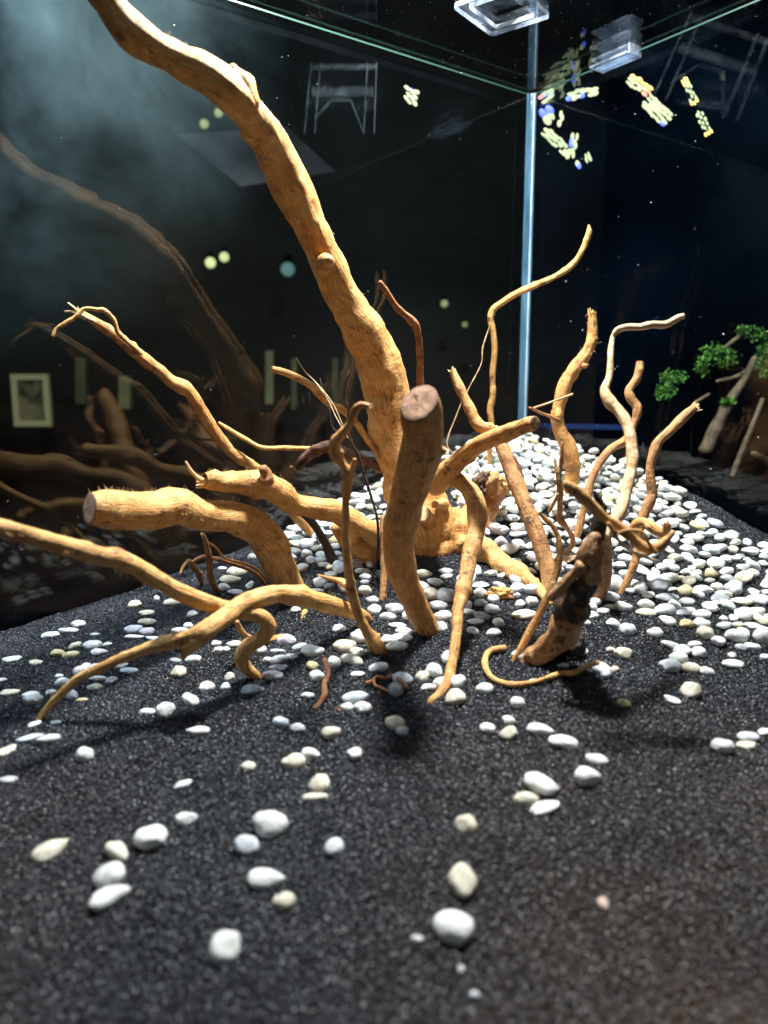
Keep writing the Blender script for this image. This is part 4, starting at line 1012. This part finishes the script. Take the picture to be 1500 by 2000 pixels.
for k in range(3): tbox('rib', .0035 + k*.004, .0047 + k*.004, tm - hw*.8, tm + hw*.8, TOPZ - .0086, TOPZ - .0072, M['acrylic_edge'], c2_)
tbox('end_tab', .0005, .0150, tm + hw, tm + hw + .0016, TOPZ - .0072, TOPZ + .0004, M['acrylic_edge'], c2_)
# ghost images of the clips, built as faint brackets behind the glass
def bracket(px, py, Y, sc_, rot, label, dirv):
    c = at(px, py, Y); e = empty('clip_ghost', c, label, 'bracket')
    R_ = Matrix.Rotation(rot, 3, 'Y')
    def bar(name, a, b, wd, th=.001):
        a, b = Vector((a[0], 0, a[1]))*sc_, Vector((b[0], 0, b[1]))*sc_
        d = (b - a).normalized(); sd = Vector((d.z, 0, -d.x))*wd*.5
        for off in (0, .004):
            v = []
            for yy in (off, off + th):
                for p in (a - sd, a + sd, b + sd, b - sd): v.append(c + R_ @ (p + Vector((0, yy, 0))))
            f = [(0, 1, 2, 3), (7, 6, 5, 4), (0, 4, 5, 1), (1, 5, 6, 2), (2, 6, 7, 3), (3, 7, 4, 0)]
            mesh_obj(name, v, f, M['acrylic_faint'], e, smooth=False)
    bar('side_bar', (-.5, .5), (-.62, -.5), .0013); bar('side_bar', (-.36, .5), (-.46, -.5), .0013)
    bar('side_bar', (.36, .5), (.30, -.5), .0013); bar('side_bar', (.5, .5), (.46, -.5), .0013)
    bar('cross_plate', (-.5, .1), (.45, .1), .006); bar('cross_plate', (-.5, .45), (.5, .45), .003)
    bar('hook', (-.46, -.3), (-.2, -.02), .0013); bar('hook', (-.2, -.02), (.1, -.02), .0013); bar('hook', (.1, -.02), (.3, -.5), .0013)
bracket(672, 190, .60, .048, .0, 'faint ghost image of a clip in the left pane near the trunk', 0)
bracket(1400, 130, .60, .060, .28, 'faint ghost image of a clip in the right pane at the top right', 0)

# ---------------------------------------------------------------- lamp reflections in the panes, built as glowing diodes behind the glass
led_w = plain('white_glint', (.2, .22, .15), .6, .85, (.84, 1.0, .52)); led_b = plain('blue_glint', (.1, .15, .9), .4, 1.6, (.10, .14, 1.0)); led_y = plain('yellow_glint', (1, .8, .2), .4, 1.0, (1.0, .80, .18))
led_r = plain('red_glint', (1, .3, .2), .4, 1.0, (1.0, .32, .22)); led_body = plain('black_backing', (.001, .001, .001), 1.0)
for _n in led_body.node_tree.nodes:
    if _n.type == 'BSDF_PRINCIPLED': _n.inputs['Specular IOR Level'].default_value = 0
def led_glint(px0, py0, px1, py1, Y, cols_, rows, width_px, label, palette):
    a, b = at(px0, py0, Y), at(px1, py1, Y); ax = (b - a); L = ax.length; ax.normalize()
    nrm = (-(a + b)/2).normalized(); nrm = Vector((nrm.x, nrm.y, nrm.z)); sd = ax.cross(nrm).normalized(); wd = width_px*Y/F
    e = empty('lamp_glint', a, label, 'lamp')
    v = []
    for z_ in (-.0015, -.0005):
        for (q, s_) in ((0, -.5), (1, -.5), (1, .5), (0, .5)): v.append(a + ax*L*q + sd*wd*s_ + nrm*z_)
    mesh_obj('glint_backing', v, [(0, 1, 2, 3), (7, 6, 5, 4), (0, 4, 5, 1), (1, 5, 6, 2), (2, 6, 7, 3), (3, 7, 4, 0)], led_body, e, smooth=False)
    cache = {}
    for i in range(cols_):
        for j in range(rows):
            m = palette(i, j)
            if m is None or random.random() < .04: continue
            jx, jy = random.uniform(-.25, .25), random.uniform(-.25, .25)
            c = a + ax*L*((i + .5 + jx)/cols_) + sd*wd*((j + .5 + jy)/rows - .5); r = min(L/cols_, wd/rows)*.60*random.uniform(.6, 1.15)
            rx = L/cols_*.85
            if m.name not in cache:
                bm = bmesh.new(); bmesh.ops.create_uvsphere(bm, u_segments=8, v_segments=5, radius=1)
                me = bpy.data.meshes.new('diode'); bm.to_mesh(me); bm.free(); me.materials.append(m); cache[m.name] = me
            o = link(bpy.data.objects.new('diode', cache[m.name])); o.parent = e; o.location = c - a
            o.rotation_mode = 'QUATERNION'; o.rotation_quaternion = Matrix((ax, sd, nrm)).transposed().to_quaternion(); o.scale = (rx, r, r*.5)
W_ = led_w; B_ = led_b; Y_ = led_y; R_l = led_r  # glow materials of the lamp reflections
led_glint(1058, 196, 1080, 180, .74, 3, 2, 16, 'short row of reflected lamp glints nearest the blue corner seam', lambda i, j: W_ if j else (R_l if i == 0 else W_))
led_glint(1062, 214, 1078, 236, .74, 2, 2, 22, 'small white and blue lamp glint just right of the seam', lambda i, j: B_ if i == 0 else W_)
led_glint(1064, 254, 1110, 298, .74, 8, 3, 18, 'slanting honeycomb of white lamp glints below the corner', lambda i, j: W_ if (i + j) % 7 else None)
led_glint(1122, 264, 1114, 308, .74, 5, 2, 15, 'upright white lamp glint with a blue centre', lambda i, j: B_ if (i in (1, 2) and j) else W_)
led_glint(1098, 218, 1094, 244, .73, 3, 1, 8, 'thin short white lamp glint under the clip', lambda i, j: W_)
led_glint(1108, 188, 1166, 176, .73, 7, 2, 16, 'level row of white and blue lamp glints left below the clip', lambda i, j: B_ if (i in (0, 3) and j) else W_)
led_glint(1146, 292, 1156, 322, .74, 4, 3, 18, 'small cluster of dim lamp glints lowest right of the corner', lambda i, j: W_ if (i*j) % 3 else None)
led_glint(1128, 314, 1130, 330, .73, 2, 1, 7, 'tiny blue lamp glint pair lowest under the corner glints', lambda i, j: B_ if i else W_)
led_glint(1228, 152, 1268, 180, .72, 6, 3, 18, 'yellow and white lamp glint just under the pane clip', lambda i, j: Y_ if j == 0 else (R_l if i == 5 else W_))
led_glint(1262, 196, 1304, 236, .72, 7, 4, 26, 'dense white lamp glint lower right of the pane clip', lambda i, j: W_ if i < 6 else (B_ if j > 2 else W_))
led_glint(1336, 154, 1358, 202, .70, 9, 3, 13, 'upper grainy lamp glint beside the faint right clip ghost', lambda i, j: Y_ if i < 2 or i == 8 else (W_ if (i + j) % 2 else None))
led_glint(1364, 216, 1384, 262, .70, 9, 3, 14, 'lower grainy lamp glint under the faint right clip ghost', lambda i, j: Y_ if i == 8 else (W_ if (i + j) % 2 else None))
led_glint(790, 168, 818, 184, .72, 5, 1, 7, 'short bright lamp glint in the left pane near the corner', lambda i, j: B_ if i == 2 else W_)
led_glint(797, 182, 812, 204, .72, 3, 3, 18, 'blurry yellowish lamp glint in the left pane', lambda i, j: W_ if i + abs(j-1) < 3 else None)

# ---------------------------------------------------------------- dim shop reflections in the left pane, built behind it
def reflected_bulb(px, py, Y, r, label, col, st):  # reflected shop bulbs, built as glowing spheres behind the pane
    c = at(px, py, Y); e = empty('bulb_reflection', c, label, 'lamp', 'small round shop bulb reflections in the left pane')
    bm = bmesh.new(); bmesh.ops.create_uvsphere(bm, u_segments=16, v_segments=10, radius=r); me = bpy.data.meshes.new('bulb_reflection_ball'); bm.to_mesh(me); bm.free()
    me.materials.append(plain('bulb_reflection_glow', col, .5, st, col)); o = link(bpy.data.objects.new('bulb_reflection_ball', me)); o.parent = e
    bm = bmesh.new(); bmesh.ops.create_cone(bm, cap_ends=True, segments=14, radius1=r*.8, radius2=r*.5, depth=r*1.6); me = bpy.data.meshes.new('socket_reflection'); bm.to_mesh(me); bm.free()
    me.materials.append(led_body); o = link(bpy.data.objects.new('socket_reflection', me)); o.parent = e; o.location = (0, r*.6, r*1.3)
for px, py, r, lab, st in ((411, 513, .0105, 'bright round bulb reflection, left one of the lower pair in the glass', 1.0), (438, 502, .0095, 'bright round bulb reflection, right one of the lower pair in the glass', .9),
        (399, 242, .0085, 'dim round bulb reflection, left one of the upper pair in the glass', .42), (427, 220, .0080, 'dim round bulb reflection, right one of the upper pair in the glass', .42),
        (868, 593, .0075, 'faint round bulb reflection in the dark right of the tall trunk', .3), (908, 634, .006, 'faintest round bulb reflection just above the crooked tall twig', .14)):
    reflected_bulb(px, py, 1.6, r, lab, (.85, .95, .45), st)
reflected_bulb(562, 526, 1.6, .014, 'dull bluish round lamp reflection in the glass left of the tall trunk', (.25, .5, .5), .35)

def reflected_picture():  # reflected picture, built as an object behind the pane
    c = at(60, 782, 1.5); k = 1.5/F; e = empty('picture_reflection', c, 'blurred reflection of a cream framed picture in the left pane', 'picture')
    w_, h_ = 72*k, 100*k; fr = plain('cream_frame_reflection', (.60, .62, .36), .6); th = .011
    def bx(name, x0, x1, z0, z1, y0, y1, m):
        v = [c + Vector((x, y, z)) for z in (z0, z1) for (x, y) in ((x0, y0), (x1, y0), (x1, y1), (x0, y1))]
        return mesh_obj(name, v, [(3, 2, 1, 0), (4, 5, 6, 7), (0, 1, 5, 4), (1, 2, 6, 5), (2, 3, 7, 6), (3, 0, 4, 7)], m, e, smooth=False)
    bx('frame_side', -w_/2, -w_/2 + th, -h_/2, h_/2, 0, .01, fr); bx('frame_side', w_/2 - th, w_/2, -h_/2, h_/2, 0, .01, fr)
    bx('frame_rail', -w_/2 + th, w_/2 - th, h_/2 - th, h_/2, .0005, .0095, fr); bx('frame_rail', -w_/2 + th, w_/2 - th, -h_/2, -h_/2 + th, .0005, .0095, fr)
    w = NT('blurred_print'); tc = w.node('ShaderNodeTexCoord'); n = w.noise(tc.outputs['Object'], 40, 3)
    w.l(w.ramp(n, [(.35, (.02, .03, .015)), (.6, (.25, .24, .14))]), w.b.inputs['Base Color'])
    bx('print', -w_/2 + th, w_/2 - th, -h_/2 + th, h_/2 - th, .006, .008, w.m)
reflected_picture()
def reflected_post(px, y0, y1, wpx, Y, col, label, name='post_reflection'):  # reflected upright, built as a box behind the pane
    a, b = at(px, y1, Y), at(px, y0, Y); k = Y/F*wpx/2
    v = []
    for p in (a, b):
        for (dx, dy) in ((-k, -k), (k, -k), (k, k), (-k, k)): v.append(p + Vector((dx, dy, 0)))
    w = NT(name + '_paint'); tc = w.node('ShaderNodeTexCoord'); n = w.noise(tc.outputs['Object'], 30, 4)
    w.l(w.ramp(n, [(.3, tuple(c*.55 for c in col)), (.7, col)]), w.b.inputs['Base Color'])
    o = mesh_obj(name, v, [(3, 2, 1, 0), (4, 5, 6, 7), (0, 1, 5, 4), (1, 2, 6, 5), (2, 3, 7, 6), (3, 0, 4, 7)], w.m, smooth=False); tag(o, label, 'reflected_post'); 
    bv = o.modifiers.new('bevel', 'BEVEL'); bv.width = k*.3; bv.segments = 2
reflected_post(160, 700, 790, 20, 1.5, (.16, .15, .08), 'dim reflection of an olive post right of the blurred framed picture')
reflected_post(245, 735, 800, 22, 1.5, (.30, .33, .16), 'reflected pale green post between the picture and the long branch')
reflected_post(527, 685, 790, 16, 1.5, (.30, .33, .17), 'leftmost of the pale post reflections close to the tall trunk')
reflected_post(575, 700, 800, 12, 1.5, (.16, .18, .08), 'middle one of the pale post reflections close to the tall trunk')
reflected_post(655, 700, 800, 14, 1.5, (.10, .12, .06), 'rightmost, darkest of the pale post reflections close to the tall trunk')
def shop_back():
    v = [at(-500, 500, 1.9), at(1000, 500, 1.9)]
    v = [Vector((-2.2, 2.0, -.6)), Vector((.55, 2.0, -.6)), Vector((.55, 2.0, 1.4)), Vector((-2.2, 2.0, 1.4))]
    w = NT('dark_shop_wall'); tc = w.node('ShaderNodeTexCoord'); n = w.noise(w.map(tc.outputs['Object'], (1.5, 1, 5)), 2.2, 4, .6)
    up = w.ramp(n, [(.38, (.002, .004, .004)), (.6, (.010, .022, .016)), (.8, (.022, .045, .035))])
    lo = w.ramp(w.noise(w.map(tc.outputs['Object'], (3, 1, 6)), 2.0, 4, .6), [(.35, (.004, .003, .003)), (.55, (.05, .028, .022)), (.75, (.09, .07, .03))])
    sz = w.node('ShaderNodeSeparateXYZ'); w.l(tc.outputs['Object'], sz.inputs[0])
    w.l(w.mix(w.math('MULTIPLY', w.math('SUBTRACT', .12, sz.outputs['Z']), 4.0, True), up, lo), w.b.inputs['Base Color'])
    tag(slab('shop_wall', v, (0, .05, 0), w.m), kind='structure')
shop_back()
area('shop_fill', (-.9, 1.0, .5), (-.75, 1.7, .1), .1, .8, (1.0, .93, .75))  # unseen light added to brighten the built shop reflections

def glare():  # dim lamp reflection, built as a grey card behind the pane
    Yp = 1.15; q = [at(345, 262, Yp), at(470, 364, Yp), at(655, 335, Yp + .1), at(560, 248, Yp + .1)]
    w = NT('grey_glare'); tc = w.node('ShaderNodeTexCoord'); n = w.noise(tc.outputs['Object'], 14, 4)
    w.l(w.ramp(n, [(.3, (.12, .14, .17)), (.7, (.42, .46, .54))]), w.b.inputs['Base Color'])
    tag(slab('glare_card', q, (0, .004, 0), w.m), 'faint slanting grey lamp reflection in the left pane beside the trunk', 'glare')
glare()
# mossy wood in the neighbouring tank
def neighbour():
    t = empty('mossy_driftwood', at(1420, 900, .70), 'driftwood with bright green moss tufts in the neighbouring tank, beyond the right pane', 'mossy driftwood')
    Y = .70
    gm = wood_mat('grey_dim_wood', (.18, .13, .08), (.10, .07, .045), (.04, .02, .01))
    for P in ([(1378, 880, 26, Y), (1400, 830, 24), (1425, 785, 20), (1455, 740, 16), (1475, 700, 16, Y)],
              [(1430, 930, 12, .68), (1450, 880, 12), (1470, 830, 10), (1490, 780, 10, .68)],
              [(1400, 745, 7, Y), (1440, 735, 9), (1475, 715, 12), (1492, 690, 14), (1510, 650, 14, Y)],
              [(1415, 680, 8, Y), (1440, 660, 8), (1470, 645, 8, Y)], [(1360, 785, 7, Y), (1385, 770, 6, Y)],
              [(1470, 885, 10, Y), (1500, 900, 14), (1540, 930, 18, Y)]):
        tube('branch', P, gm, t, seg=10, knob=.12)
    w = NT('moss'); oi = w.node('ShaderNodeTexCoord'); n = w.noise(oi.outputs['Object'], 90, 3)
    w.l(w.ramp(n, [(.3, (.015, .07, .006)), (.55, (.05, .17, .012)), (.75, (.16, .30, .03))]), w.b.inputs['Base Color']); w.b.inputs['Roughness'].default_value = .7
    for (px, py, w_, h_) in ((1312, 738, 44, 24), (1300, 762, 34, 28), (1372, 715, 24, 34), (1400, 690, 56, 32), (1415, 705, 40, 24), (1462, 645, 40, 20), (1482, 655, 34, 20), (1495, 690, 40, 50), (1495, 720, 24, 30), (1422, 783, 24, 12)):
        vs, fs = [], []; c = at(px, py, Y - .004)
        for _ in range(260):
            d = Vector((random.gauss(0, .42)*w_, random.gauss(0, .4)*w_*.5, random.gauss(0, .42)*h_))*Y/F*.55
            d = c + d; L = random.uniform(.0022, .0046); a = Vector((random.gauss(0, 1), random.gauss(0, 1), random.gauss(.3, 1))).normalized(); b = a.orthogonal().normalized()
            b = Quaternion(a, random.uniform(0, 6)) @ b; k = len(vs)
            vs += [d - b*L*.3, d + a*L*.5, d + b*L*.3, d - a*L*.7]; fs.append((k, k+1, k+2, k+3))
        o = mesh_obj('moss_tuft', vs, fs, w.m, t, smooth=False); tag(o, kind='stuff')
neighbour()
area('neighbour_tank_lamp', (.45, .85, .28), (.36, .70, .12), .05, .22, (.85, 1.0, .8), 2.0)
w = plain('blue_trim', (.01, .025, .12), .5)
v = [at(1040, 836, .80), at(1235, 840, .80), at(1235, 830, .80), at(1040, 827, .80)]
tag(slab('tank_trim', v, (0, .004, 0), w), 'thin dark blue trim strip behind the corner of the right pane', 'trim')
